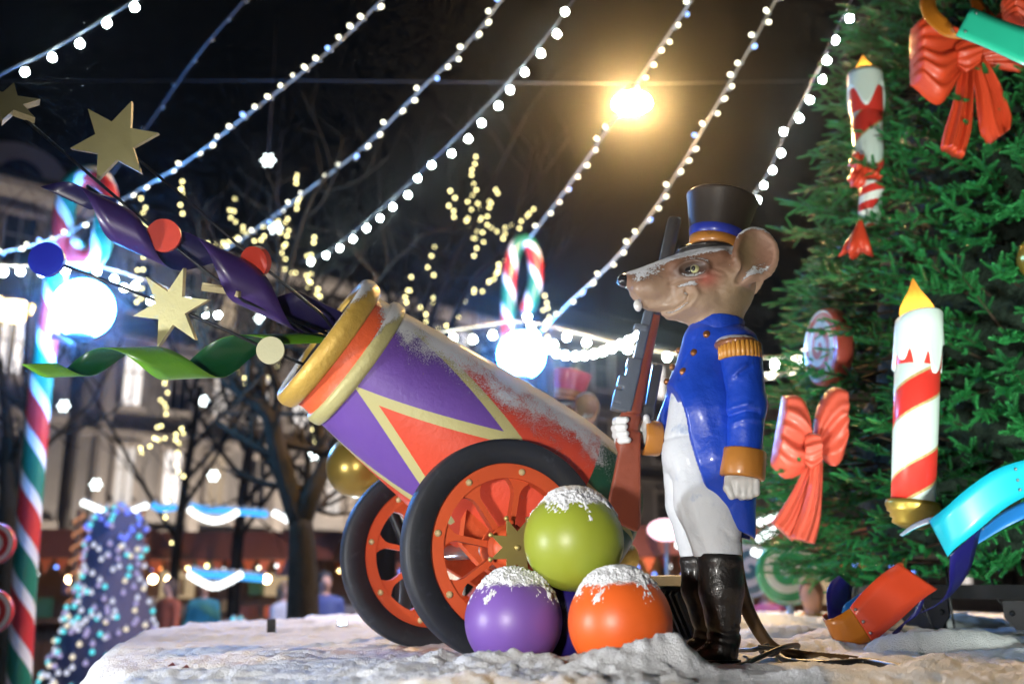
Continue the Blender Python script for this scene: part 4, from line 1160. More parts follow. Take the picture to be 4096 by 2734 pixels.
lollipop('red and white swirl sweet poking sideways out of the fir branches', P(1900, 797, 5.70), (-.93, -.14, .02), .235, .11, (0.66, 0.10, 0.07), (0.80, 0.78, 0.74), 2.6, 1.0)

# bows: pleated lobes and tails, each a closed shell between two outline edges
def pleat(par, name, up, lo, Y, mat, D=.07, pleats=2.5, A=.018, tail=False, back=.02, ph=0.3, flare=1.0):
    ns, nt = 26, 40
    U = np.array(spline([(*p, 0) for p in up], ns))[:, :2]; Lw = np.array(spline([(*p, 0) for p in lo], ns))[:, :2]
    n = min(len(U), len(Lw)); U = U[np.linspace(0, len(U) - 1, 40).astype(int)]; Lw = Lw[np.linspace(0, len(Lw) - 1, 40).astype(int)]; n = 40
    s_ = np.linspace(0, 1, n)[:, None]; t = np.linspace(0, 1, nt)[None]
    px = U[:, None, :] * (1 - t[..., None]) + Lw[:, None, :] * t[..., None]
    rim = np.clip(1 - np.abs(2 * t - 1) ** 5, 0, 1) ** .5
    if tail: dep = -D * (.35 + .65 * s_) * rim; endr = 1.0
    else: dep = -D * np.sin(pi * np.clip(s_, 0, 1) ** .75 * .5 + .05) * rim * np.clip((1 - s_) / .06, 0, 1) ** .5
    k = A * np.sin(2 * pi * pleats * t + ph) * ((1 - .55 * s_) if tail else np.sin(pi * np.clip(s_ * 1.02, 0, 1)) ** .6 * (1.15 - s_))
    k = k + A * .35 * np.sin(2 * pi * pleats * 2.3 * t + 1 + 2 * s_)
    F0 = Pn(px[..., 0], px[..., 1], Y); F0[..., 1] += dep + k * rim
    B0 = Pn(px[..., 0], px[..., 1], Y); B0[..., 1] += back * rim + .3 * k * rim
    V = np.concatenate([F0.reshape(-1, 3), B0.reshape(-1, 3)]); N = n * nt; idx = np.arange(N).reshape(n, nt)
    q = np.stack([idx[:-1, :-1], idx[:-1, 1:], idx[1:, 1:], idx[1:, :-1]], -1).reshape(-1, 4)
    rimi = np.concatenate([idx[0, :], idx[1:, -1], idx[-1, -2::-1], idx[-2:0:-1, 0]]); r2 = np.roll(rimi, -1)
    side = np.stack([rimi, rimi + N, r2 + N, r2], 1)
    o = put(name, np_mesh(name, V, np.concatenate([q, q[:, ::-1] + N, side])), mat, par); return o
m_coral = material('coral_bow_paint', (0.62, 0.085, 0.05), .42, coat=.12, bump=(18, .4, .004), var=.16, snow=(.86, .2, 60))
m_bowred = material('bow_red_paint', (0.62, 0.060, 0.018), .45, coat=.1, bump=(18, .4, .004), var=.18)
Yc = 5.25; bw = thing('ribbon_bow', tuple(P(1850, 1250, Yc)), 'coral red bow low on the fir tree beside the mouse soldier', 'bow', 'bows on the fir tree')
pleat(bw, 'loop', [(1866, 1004), (1854, 945), (1832, 908), (1796, 906)], [(1856, 1052), (1838, 1085), (1800, 1096), (1768, 1066)], Yc, m_coral, .09, 2.2, .026)
pleat(bw, 'loop', [(1866, 1004), (1874, 935), (1905, 888), (1942, 898)], [(1878, 1045), (1905, 1066), (1925, 1062), (1934, 1020)], Yc, m_coral, .10, 1.8, .022, ph=2.0)
pleat(bw, 'tail', [(1850, 1062), (1818, 1125), (1788, 1172), (1769, 1196)], [(1868, 1072), (1852, 1140), (1836, 1200), (1818, 1240)], Yc, m_coral, .05, 1.4, .016, True)
pleat(bw, 'tail', [(1860, 1070), (1850, 1130), (1830, 1190), (1812, 1232)], [(1888, 1058), (1885, 1140), (1880, 1200), (1868, 1247)], Yc - .06, m_coral, .06, 1.2, .018, True, ph=1.2)
pleat(bw, 'knot', [(1846, 1000), (1860, 992), (1878, 996)], [(1846, 1062), (1862, 1074), (1882, 1062)], Yc - .08, m_coral, .05, 1.6, .012, True)
Yt_ = 4.95; bw = thing('ribbon_bow', tuple(P(2217, 360, Yt_)), 'big orange red bow near the top of the fir tree', 'bow', 'bows on the fir tree')
pleat(bw, 'loop', [(2214, 98), (2172, 55), (2122, 40), (2090, 66)], [(2208, 148), (2192, 192), (2150, 240), (2090, 196)], Yt_, m_bowred, .12, 2.6, .034)
pleat(bw, 'loop', [(2222, 96), (2280, 38), (2349, 12), (2410, 40)], [(2236, 142), (2300, 160), (2349, 165), (2410, 140)], Yt_, m_bowred, .12, 2.4, .034, ph=1.2)
pleat(bw, 'tail', [(2202, 140), (2190, 220), (2166, 300), (2157, 338)], [(2230, 146), (2230, 220), (2224, 300), (2206, 364)], Yt_, m_bowred, .06, 1.9, .028, True)
pleat(bw, 'tail', [(2226, 146), (2238, 220), (2248, 300), (2266, 336)], [(2252, 136), (2292, 200), (2318, 265), (2312, 300)], Yt_, m_bowred, .06, 1.9, .028, True, ph=1.7)
pleat(bw, 'knot', [(2192, 102), (2216, 90), (2246, 100)], [(2198, 152), (2218, 166), (2244, 150)], Yt_ - .10, m_bowred, .05, 1.5, .014, True)
ybr = 5.0; bw = thing('ribbon_bow', tuple(P(2349, 60, ybr)), 'orange red bow cut off at the top corner beside the mint green ribbon', 'bow', 'bows on the fir tree')
pleat(bw, 'loop', [(2420, 10), (2370, -30), (2330, -30), (2298, 0)], [(2420, 90), (2380, 105), (2345, 100), (2305, 55)], ybr - .3, m_bowred, .10, 2.2, .03)

# flat ribbons
def rib_mat(n, c): return material('ribbon_' + n, c, .36, coat=.2, var=.06, bump=(8, .2, .003))
m_teal, m_cyan, m_blue, m_navy = rib_mat('teal', (0.03, 0.60, 0.38)), rib_mat('cyan', (0.01, 0.42, 0.58)), rib_mat('azure', (0.02, 0.20, 0.62)), rib_mat('navy', (0.012, 0.010, 0.13))
m_orr, m_org, m_vio = rib_mat('vermilion', (0.60, 0.055, 0.018)), rib_mat('amber', (0.50, 0.16, 0.012)), rib_mat('violet', (0.045, 0.018, 0.13))
m_yel = rib_mat('yellow', (0.66, 0.30, 0.03))
def flat(label, rows, mats, th=.004, n=8, rivets=(), parent=None):
    A, B = edges(rows, n); o = strip('flat_ribbon', A, B, mats, parent, th)
    if label: tag(o, label, 'ribbon', 'ribbons winding round the fir tree')
    m_ = MATS['pale_wood_rivet']
    for (x, y, Y) in rivets:
        mb = MB(); ball(mb, P(x, y, Y), .007, 8, 6); sub('rivet', mb.mesh('rivet'), m_steel, o)
    return o
flat('mint green ribbon end crossing the big bow near the top of the tree', [(2228, 16, 4.50, 2192, 82, 4.50), (2290, 42, 4.46, 2262, 110, 4.46), (2349, 62, 4.42, 2330, 142, 4.42), (2420, 78, 4.42, 2400, 172, 4.42)], [m_navy, m_teal], rivets=((2240, 30, 4.48), (2215, 72, 4.48)))
flat('amber ribbon loop curling above the mint green ribbon', [(2225, 92, 4.62, 2190, 78, 4.60), (2165, 82, 4.66, 2178, 50, 4.64), (2120, 40, 4.72, 2150, 20, 4.70), (2112, -10, 4.80, 2148, -10, 4.8), (2140, -50, 4.95, 2170, -40, 4.9), (2210, -40, 4.9, 2215, -20, 4.86), (2250, 0, 4.8, 2230, 20, 4.8), (2285, 40, 4.7, 2235, 60, 4.7)], [m_yel, m_org])
flat('broad turquoise ribbon arching over the lower right fir branches', [(2130, 1192, 4.30, 2174, 1276, 4.27), (2165, 1166, 4.24, 2192, 1256, 4.24), (2215, 1122, 4.20, 2240, 1218, 4.20), (2280, 1078, 4.18, 2300, 1168, 4.18), (2349, 1054, 4.18, 2356, 1136, 4.18), (2430, 1040, 4.2, 2430, 1110, 4.2)], [m_navy, m_cyan],
     rivets=((2330, 1075, 4.17), (2335, 1100, 4.17), (2340, 1122, 4.17)))
m_snowrib = material('snowy_ribbon', (0.01, 0.30, 0.42), .5, snow=(.12, .3, 90))
flat('snow covered curl at the end of the turquoise ribbon', [(2064, 1226, 4.52, 2070, 1229, 4.42), (2090, 1204, 4.50, 2098, 1212, 4.36), (2118, 1190, 4.46, 2128, 1200, 4.32), (2150, 1180, 4.42, 2160, 1192, 4.29), (2175, 1160, 4.36, 2180, 1172, 4.27)], [m_snowrib, m_snowrib])
flat('dark navy ribbon twisting down under the turquoise one', [(2180, 1272, 4.3, 2250, 1210, 4.36), (2178, 1310, 4.34, 2238, 1260, 4.4), (2176, 1350, 4.42, 2222, 1310, 4.46), (2150, 1385, 4.52, 2180, 1365, 4.54), (2110, 1405, 4.6, 2120, 1400, 4.62)], [m_navy, m_navy])
flat('bright azure ribbon strip behind the turquoise one', [(2236, 1250, 4.40, 2228, 1232, 4.44), (2300, 1212, 4.38, 2290, 1180, 4.42), (2349, 1188, 4.36, 2349, 1148, 4.40), (2420, 1160, 4.36, 2420, 1110, 4.4)], [m_blue, m_blue])
# the knot of coiled ribbons under the lowest branches
flat('vermilion ribbon coil under the lowest fir branches', [(2060, 1290, 4.42, 2150, 1350, 4.44), (2020, 1318, 4.36, 2110, 1378, 4.38), (1985, 1350, 4.34, 2070, 1415, 4.36), (1960, 1378, 4.33, 2028, 1450, 4.34), (1950, 1392, 4.33, 2002, 1472, 4.34)], [m_orr, m_navy],
     rivets=((1962, 1396, 4.32), (1980, 1424, 4.32), (1996, 1450, 4.32)))
flat('amber ribbon coil resting just above the snow', [(1952, 1392, 4.345, 2000, 1466, 4.355), (1920, 1412, 4.34, 1960, 1482, 4.35), (1896, 1420, 4.36, 1925, 1476, 4.37), (1886, 1412, 4.42, 1905, 1452, 4.43), (1895, 1404, 4.5, 1910, 1430, 4.5)], [m_org, m_orr])
flat('violet ribbon coil standing up behind the amber one', [(1900, 1420, 4.44, 1930, 1436, 4.46), (1898, 1390, 4.46, 1945, 1425, 4.48), (1896, 1360, 4.5, 1950, 1400, 4.52), (1905, 1335, 4.54, 1952, 1372, 4.56), (1925, 1318, 4.58, 1955, 1345, 4.6)], [m_vio, m_navy])
flat('azure ribbon coil between the violet and vermilion ones', [(2000, 1345, 4.50, 2010, 1372, 4.52), (1965, 1365, 4.46, 1985, 1392, 4.48), (1938, 1385, 4.43, 1960, 1410, 4.45), (1930, 1402, 4.45, 1945, 1428, 4.47)], [m_blue, m_navy])
flat('navy ribbon coil hanging below the vermilion one', [(2100, 1400, 4.46, 2130, 1330, 4.44), (2080, 1420, 4.46, 2110, 1400, 4.46), (2040, 1455, 4.44, 2075, 1430, 4.46), (2010, 1480, 4.42, 2050, 1470, 4.46), (1975, 1480, 4.42, 2000, 1500, 4.44)], [m_navy, m_blue])
# gold bauble cut by the picture's edge, with a warm glow inside the branches
gb = TP(2352, 590, 1.02)
bauble('hanging_bauble', (gb.x + .10, gb.y, gb.z), .13, (0.50, 0.33, 0.06), 'gold bauble hanging at the edge of the fir tree', .25, .6, False, group=None)
# ================================================================== STARS, DISCS AND RIBBONS SHOT FROM THE CANNON
m_rod = material('black_rod', (0.012, 0.013, 0.015), .35, .3)
m_star = material('dull_gold_star', (0.47, 0.43, 0.20), .5, .25, bump=(90, .5, .002), var=.15, vscale=9, dirt=((.24, .19, .07), 16, -.03))
m_stared = material('star_edge_wood', (0.50, 0.42, 0.22), .6, bump=(120, .8, .002), var=.3, vscale=40)
m_rdisc = material('red_disc_paint', (0.62, 0.055, 0.028), .42, coat=.15, var=.08, snow=(.75, .25, 120))
m_bdisc = material('blue_disc_paint', (0.006, 0.010, 0.30), .42, coat=.2)
m_wdisc = material('pale_gold_disc', (0.52, 0.50, 0.30), .5, bump=(90, .5, .002), var=.1)
MZ = RING + BD * .10
def aim(tilt_x, tilt_z, roll=0):
    """frame of a plate that faces the camera, turned by tilt_z round the vertical and tilt_x round its width"""
    M = Matrix.Rotation(radians(tilt_z), 3, 'Z') @ Matrix.Rotation(radians(tilt_x), 3, 'X') @ Matrix.Rotation(radians(roll), 3, 'Y')
    return M @ Vector((1, 0, 0)), M @ Vector((0, 0, 1))
def star_part(par, c, R_, rot, tz=0, tx=0, th=.022, n=6, k=.43):
    ex, ey = aim(tx, tz); mb = MB(); plate(mb, star_poly(n, R_, R_ * k, radians(rot)), c, ex, ey, th, 0, 1)
    return put('star', mb.mesh('star', False), [m_star, m_stared], par)
def disc_part(par, c, R_, mat, tz=0, tx=0, th=.022):
    ex, ey = aim(tx, tz); mb = MB(); plate(mb, [(R_ * cos(2 * pi * i / 56), R_ * sin(2 * pi * i / 56)) for i in range(56)], c, ex, ey, th)
    return bevel(put('disc', mb.mesh('disc', False), mat, par), .002)
def rod_thing(label, pts):
    t = thing('firework_rod', tuple(MZ), label, 'rod', 'rods bursting out of the cannon muzzle')
    mb = MB(); tube(mb, pts, .0062, 8); put('rod', mb.mesh('rod'), m_rod, t); return t
J = lambda a, b: MZ + Vector((a * E1.x, a * E1.y, b))
r1 = rod_thing('black rod carrying the cut off gold star at the top corner and a red disc', [P(25, 245, 3.45), P(180, 378, 3.5), P(376, 545, 3.6), P(560, 690, 3.75), J(.0, .05)])
star_part(r1, P(18, 238, 3.44), .118, 25, 28, -28, .03); disc_part(r1, P(376, 540, 3.57), .063, m_rdisc, 8, 8)
r2 = rod_thing('black rod carrying the largest gold star and a snow speckled red disc', [P(268, 325, 3.62), P(420, 450, 3.66), P(590, 600, 3.78), P(740, 722, 3.9), J(.05, .0)])
star_part(r2, P(264, 324, 3.6), .173, 10.5, 0, 4, .02, 6, .46); disc_part(r2, P(587, 599, 3.76), .062, m_rdisc, -22, 24, .03)
r3 = rod_thing('black rod carrying a blue disc, a gold star and a pale disc', [P(108, 594, 3.45), P(260, 650, 3.5), P(400, 705, 3.55), P(520, 757, 3.62), P(620, 803, 3.68), P(720, 845, 3.8), J(-.08, -.1)])
disc_part(r3, P(108, 595, 3.44), .063, m_bdisc, 4, 4); star_part(r3, P(394, 706, 3.53), .155, 8, -12, 12, .022, 6, .40); disc_part(r3, P(621, 803, 3.66), .052, m_wdisc, 4, 4)
r4 = rod_thing('black rod carrying a blue disc and a gold star both seen edge on', [P(200, 425, 3.72), P(330, 520, 3.75), P(480, 630, 3.8), P(640, 720, 3.88), J(.02, -.02)])
disc_part(r4, P(236, 455, 3.71), .060, m_bdisc, 40, -66, .028); star_part(r4, P(545, 668, 3.84), .16, 20, 28, -70, .024)
# ribbons
m_pur = material('violet_ribbon', (0.045, 0.020, 0.115), .38, coat=.15, snow=(.88, .12, 120)); m_pur2 = material('dark_violet_ribbon', (0.014, 0.009, 0.065), .38, coat=.15)
m_grn = material('leaf_green_ribbon', (0.11, 0.30, 0.016), .32, coat=.2); m_grn2 = material('deep_green_ribbon', (0.008, 0.075, 0.02), .32, coat=.2)
def phg(t): return pi - 2 * pi * .21 + 2 * pi * (.95 * t + 1.0 * t * t)
tag(helix_strip('curled_ribbon', P(705, 815, 3.92), P(85, 838, 3.32), .100, phg, .31, [m_grn, m_grn2], None, 150, (1, .36), .002, .9), 'bright green ribbon curling out low from the muzzle', 'ribbon', 'ribbons bursting out of the cannon muzzle')
def php(t): return pi * 1.25 + 2 * pi * (1.55 * t + .55 * t * t)
tag(helix_strip('curled_ribbon', P(752, 735, 3.96), P(150, 455, 3.42), .098, php, .30, [m_pur, m_pur2], None, 150, (1, .62), .002, .8), 'dark violet ribbon curling from the muzzle to the upper corner', 'ribbon', 'ribbons bursting out of the cannon muzzle')
# ================================================================== STRINGS OF LIGHTS AND LAMPS
g_globe = glow('bulb_cool_white', (0.80, 1.0, 0.97), 170.0, True)
g_led = glow('led_warm_white', (1.0, 0.97, 0.74), 5.0)
g_ledblue = glow('led_blue', (0.25, 0.45, 1.0), 5.0)
g_fairy = glow('fairy_light', (1.0, 0.88, 0.38), 9.0)
g_sky = glow('bulb_sky_blue', (0.06, 0.42, 1.0), 1.6)
g_white = glow('bulb_white', (0.95, 1.0, 1.0), 3.5)
m_wire = material('pale_cable', (0.50, 0.43, 0.34), .5); m_wire2 = material('dark_cable', (0.03, 0.03, 0.035), .5); m_sock = material('socket', (0.45, 0.47, 0.46), .5)
def shape(name, kind, r):
    mb = MB()
    if kind == 'globe':
        pr = [(0, -r), (r * .5, -r * .87), (r * .87, -r * .5), (r, 0), (r * .87, r * .5), (r * .55, r * .84), (r * .42, r * 1.0)]
        lathe(mb, (0, 0, 0), (0, 0, 1), pr, 16, caps=False, m=0); lathe(mb, (0, 0, 0), (0, 0, 1), [(r * .45, r * .95), (r * .45, r * 1.7), (r * .2, r * 1.8)], 10, m=1)
    else:
        lathe(mb, (0, 0, 0), (0, 0, 1), [(r * .75, -r * .2), (r, r * 1.2), (r * .9, r * 2.0), (0, r * 2.5)], 10, caps=False, m=0); lathe(mb, (0, 0, 0), (0, 0, 1), [(r * .85, -r * 2), (r * .85, -r * .2)], 8, m=1)
    return mb.mesh(name)
_bm = {}
def bulb_mesh(kind, r, mat):
    k = (kind, round(r, 4), mat.name)
    if k not in _bm:
        me = shape('bulb', kind, r); me.materials.append(mat); me.materials.append(m_sock); _bm[k] = me
    return _bm[k]
def light_string(label, pts, kind, r, mat, spacing=None, at=None, wire=m_wire, wr=.010, drop=0.0, group='strings of lights over the square', alt=None, name='light_string', jitter=0.0, seed=1, every=7):
    """pts: (x, y, Y) along the cable; bulbs every `spacing` px or at the given pixels"""
    rg = random.Random(seed)
    path = [Vector(q) for q in spline([tuple(P(*p)) for p in pts], 10)]
    t = thing(name, tuple(path[0]), label, 'light string', group)
    mb = MB(); tube(mb, path, wr, 6); put('cable', mb.mesh('cable'), wire, t)
    px = spline([tuple(p) for p in pts], 40); L = 0; acc = 0.0; places = []
    if at: 
        for (x, y) in at:
            k = min(range(len(px)), key=lambda i: (px[i][0] - x) ** 2 + (px[i][1] - y) ** 2); places.append((x, y, px[k][2]))
    else:
        for a, b in zip(px[:-1], px[1:]):
            acc += hypot(b[0] - a[0], b[1] - a[1])
            if acc >= spacing: acc = 0; places.append((b[0] + rg.uniform(-jitter, jitter), b[1] + rg.uniform(-jitter, jitter), b[2] + (rg.uniform(-.4, .4) if jitter else 0)))
    for i, (x, y, Y) in enumerate(places):
        m_ = alt if (alt and i % every == 3) else mat
        me = bulb_mesh(kind, r, m_)
        if kind == 'globe': o = put('bulb', me, None, t, loc=P(x, y, Y) + Vector((0, 0, -drop)), rot=(rg.uniform(-.3, .3), rg.uniform(-.3, .3), 0))
        else:
            a_ = rg.choice((-1, 1)) * rg.uniform(.7, 1.5); o = put('bulb', me, None, t, loc=P(x, y, Y) + Vector((.028 * (1 if a_ > 0 else -1), 0, rg.uniform(-.02, .01))), rot=(rg.uniform(-.8, .8), a_, 0))
    return t
light_string('string of five big white globes at the upper corner over the gold star', [(-40, 205, 7), (10, 165, 7), (110, 118, 6.8), (230, 48, 6.4), (330, -12, 6)], 'globe', .027, g_globe, at=[(57, 165), (120, 132), (183, 100), (245, 53), (309, 16)], wire=m_wire2, wr=.008)
light_string('unlit dark light rope running behind the largest gold star', [(180, 500, 11), (330, 300, 10.5), (450, 130, 9.5), (560, 0, 9), (590, -40, 9)], 'led', .008, m_sock, 60, wire=m_wire2, wr=.013)
light_string('pale light rope with small lamps ending above the curled violet ribbon', [(240, 485, 11), (290, 452, 10.5), (430, 368, 9.8), (560, 268, 9), (700, 160, 8.4), (800, 75, 8), (890, -15, 7.6)], 'led', .017, g_led, 34, alt=g_ledblue, seed=2)
light_string('pale light rope with small lamps running to the top above the cannon mouth', [(500, 585, 12), (580, 530, 11.5), (700, 440, 11), (830, 340, 10), (960, 210, 9), (1080, 90, 8.4), (1160, -15, 8)], 'led', .017, g_led, 33, alt=g_ledblue, seed=3)
S5 = [(1296, 27), (1278, 78), (1241, 123), (1204, 166), (1170, 206), (1143, 243), (1105, 282), (1074, 318), (1036, 352), (990, 378), (958, 408), (936, 447), (901, 474), (872, 500), (841, 523), (810, 548), (779, 569), (748, 585), (713, 600)]
light_string('long string of white globes crossing the sky left of the street lamp', [(690, 600, 12), (760, 570, 11.5), (900, 455, 10.5), (1040, 320, 9.4), (1160, 195, 8.8), (1260, 75, 8.2), (1330, -20, 7.8)], 'globe', .028, g_globe, at=S5, wire=m_wire2, wr=.009)
light_string('light rope with small lamps passing in front of the glowing street lamp', [(1215, 545, 12), (1290, 445, 11.3), (1370, 330, 10.4), (1440, 225, 9.6), (1520, 100, 8.8), (1600, -20, 8)], 'led', .017, g_led, 33, alt=g_ledblue, seed=5)
light_string('light rope with small lamps rising from behind the cannon past the shako', [(1240, 760, 13), (1310, 690, 12.4), (1400, 605, 11.5), (1480, 510, 10.6), (1560, 385, 9.8), (1650, 230, 8.8), (1720, 110, 8.2), (1790, -20, 7.8)], 'led', .017, g_led, 31, alt=g_ledblue, seed=6)
S8 = [(1949, 42), (1917, 92), (1897, 139), (1887, 182), (1858, 229), (1834, 271), (1798, 302), (1792, 351), (1772, 390), (1752, 425), (1738, 458)]
light_string('string of white globes between the shako and the fir tree', [(1725, 450, 10), (1760, 400, 9.6), (1805, 300, 8.8), (1855, 205, 8.2), (1905, 100, 7.6), (1960, -15, 7.2)], 'globe', .027, g_globe, at=S8, wire=m_wire2, wr=.009)
light_string('pale light rope with small lamps entering at the side behind the blue disc', [(-20, 582, 9), (70, 562, 9.4), (150, 535, 9.8), (235, 490, 10.2)], 'led', .019, g_led, 30, alt=g_ledblue, seed=8)
light_string('string of white globes behind the blue disc', [(-20, 606, 8.5), (90, 608, 8.8), (200, 604, 9.5), (330, 640, 10.5), (420, 680, 11.5), (500, 720, 12.5)], 'globe', .032, g_globe, at=[(8, 624), (47, 622), (97, 624), (150, 620), (222, 622), (262, 640), (285, 660), (310, 655), (345, 690), (372, 675), (395, 700), (430, 690), (470, 720), (500, 722)], wire=m_wire)
light_string('sagging string of white globes behind the cannon and the second candy cane', [(990, 765, 11), (1080, 750, 11), (1200, 737, 11.2), (1330, 765, 11), (1450, 795, 10.6), (1560, 812, 10.2), (1700, 820, 10), (1860, 815, 10)], 'globe', .038, g_globe, at=[(1040, 775), (1085, 778), (1130, 768), (1165, 780), (1220, 772), (1270, 790), (1300, 772), (1345, 785), (1400, 797), (1440, 800), (1490, 790), (1530, 818), (1590, 822), (1650, 830), (1700, 828), (1778, 835), (1838, 832)], wire=m_wire)
light_string('second deeper swag of white globes behind the cannon', [(1200, 700, 12), (1240, 780, 12), (1290, 808, 11.8), (1350, 808, 11.5), (1410, 790, 11.2), (1480, 755, 11)], 'globe', .038, g_globe, 21, wire=m_wire2, drop=.03)
light_string('short run of small warm lamps between the coat tails and the fir tree', [(1740, 868, 9), (1790, 858, 9.2), (1830, 830, 9.4), (1870, 800, 9.6), (1900, 770, 9.8)], 'led', .026, g_led, 16, seed=9)
for i, (lab, pts, sp, mt, r) in enumerate((
    ('white swag of lamps over the sparkling lit cone', [(182, 1148, 16), (215, 1162, 16), (260, 1178, 16), (300, 1172, 16), (336, 1158, 16)], 11, g_white, .05),
    ('short blue row of lamps right of the sparkling lit cone', [(344, 1154, 16), (370, 1166, 16), (404, 1162, 16)], 11, g_sky, .055),
    ('upper white swag of lamps on the market stall', [(428, 1162, 16), (455, 1182, 16), (490, 1194, 16), (522, 1186, 16), (550, 1170, 16)], 11, g_white, .05),
    ('upper blue row of lamps on the market stall', [(432, 1158, 16.4), (470, 1168, 16.4), (540, 1172, 16.4), (608, 1178, 16.4)], 9, g_sky, .055),
    ('short white run of lamps beside the bare tree trunk', [(622, 1172, 16), (650, 1186, 16), (676, 1202, 16)], 10, g_white, .05),
    ('lower white swag of lamps on the market stall', [(428, 1312, 15), (455, 1330, 15), (490, 1344, 15), (522, 1334, 15), (550, 1318, 15)], 11, g_white, .05),
    ('lower blue row of lamps on the market stall', [(432, 1308, 15.4), (470, 1316, 15.4), (540, 1320, 15.4), (608, 1326, 15.4)], 9, g_sky, .055),
    ('first tight run of white lamps between coat tail and coral bow', [(1735, 1200, 9), (1760, 1188, 9), (1790, 1170, 9), (1815, 1160, 9)], 9, g_white, .036),
    ('second tight run of white lamps between coat tail and coral bow', [(1735, 1240, 9), (1765, 1222, 9), (1800, 1205, 9), (1825, 1195, 9)], 9, g_white, .036),
    ('lowest tight run of white lamps between coat tail and coral bow', [(1722, 1262, 9), (1745, 1270, 9), (1770, 1275, 9)], 9, g_white, .034),
    ('white lamps low between the green breech and the trousers', [(1545, 1250, 9), (1560, 1248, 9), (1575, 1246, 9)], 12, g_white, .036))):
    light_string(lab, pts, 'globe', r, mt, sp, wire=m_wire2, seed=20 + i, group='lamp garlands of the market')
CH = [[(418, 395), (421, 440), (419, 495)], [(325, 445), (329, 560), (318, 640), (322, 700)], [(543, 450), (530, 492), (556, 522), (545, 545), (508, 565), (480, 600)], [(470, 552), (520, 556), (562, 545), (620, 548), (682, 520)],
      [(683, 385), (686, 470), (655, 500), (600, 520)], [(664, 545), (650, 600), (690, 630), (706, 660)], [(715, 530), (712, 590), (716, 640), (740, 690)], [(1096, 345), (1086, 430), (1078, 505), (1092, 585)],
      [(1110, 478), (1136, 440), (1126, 520), (1180, 520), (1222, 490), (1228, 468)], [(1042, 425), (1034, 505)], [(1000, 555), (984, 655), (992, 705)], [(1140, 580), (1128, 640), (1060, 692)], [(936, 628), (928, 725)],
      [(1246, 655), (1256, 740), (1250, 795)], [(382, 832), (374, 930), (368, 1000)], [(432, 962), (402, 1002), (355, 1010), (318, 1045)], [(400, 1000), (414, 1085), (386, 1140), (374, 1195)], [(404, 1228), (396, 1290), (378, 1345)],
      [(1062, 722), (1000, 760), (960, 700)], [(512, 800), (560, 870), (545, 900)], [(1100, 450), (1098, 520), (1110, 560)], [(1160, 520), (1150, 600), (1120, 640)], [(700, 980), (726, 1010), (722, 1060)], [(640, 820), (632, 860), (600, 850)]]
WHERE = ['above the curled violet ribbon', 'beside the first candy cane', 'in the tallest bushy cluster', 'strung level between two trees', 'dropping beside the pale rope', 'right of the snow speckled red disc', 'above the cannon mouth', 'highest of all under the street lamp',
         'looping toward the street lamp rope', 'hanging alone left of the highest chain', 'hanging over the cannon barrel', 'left of the second candy cane', 'hanging above the gold muzzle lip', 'beside the second white globe lamp', 'below the green ribbon',
         'branching below the green ribbon', 'dropping to the market garland', 'ending over the market stalls', 'over the middle of the cannon barrel', 'left of the pale disc', 'close beside the highest chain', 'falling toward the second candy cane', 'under the gold ring', 'beside the pale disc']
for i, c in enumerate(CH):
    light_string('warm fairy light chain ' + WHERE[i], [(x, y, 17 + (i % 3)) for x, y in c], 'globe', .022, g_fairy, 14, wire=m_wire2, wr=.006, name='fairy_light_chain', group='fairy light chains in the bare trees', jitter=9, seed=40 + i)
# hanging white star lamps
g_starlamp = glow('star_lamp_white', (0.88, 1.0, 1.0), 9.0)
for i, (x, y, Y, lab) in enumerate(((615, 367, 14, 'high above the cannon alone in the dark sky'), (632, 522, 15, 'under the highest one beside the pale rope'), (465, 918, 18, 'against the house front below the green ribbon'), (490, 1090, 19, 'between lit windows over the blue lamps'), (146, 930, 17, 'just right of the first candy cane'), (598, 730, 17, 'behind the bursting rods'), (220, 1110, 18, 'over the sparkling cone'), (722, 1040, 16, 'below the gold ring of the cannon'))):
    c = P(x, y, Y); t = thing('star_lamp', tuple(c), 'small white star lamp ' + lab, 'lamp', 'hanging star lamps')
    mb = MB(); r = .11
    for k in range(3):
        a = k * pi / 3; d = Vector((cos(a), 0, sin(a))); tube(mb, [c - d * r, c - d * r * .3, c + d * r * .3, c + d * r], [.006, .04, .04, .006], 8)
    ball(mb, c, .05, 12, 8); put('lamp', mb.mesh('lamp'), g_starlamp, t)
    mb = MB(); tube(mb, [c, c + UP * 2.5], .006, 5); put('hanger', mb.mesh('hanger'), m_wire2, t)

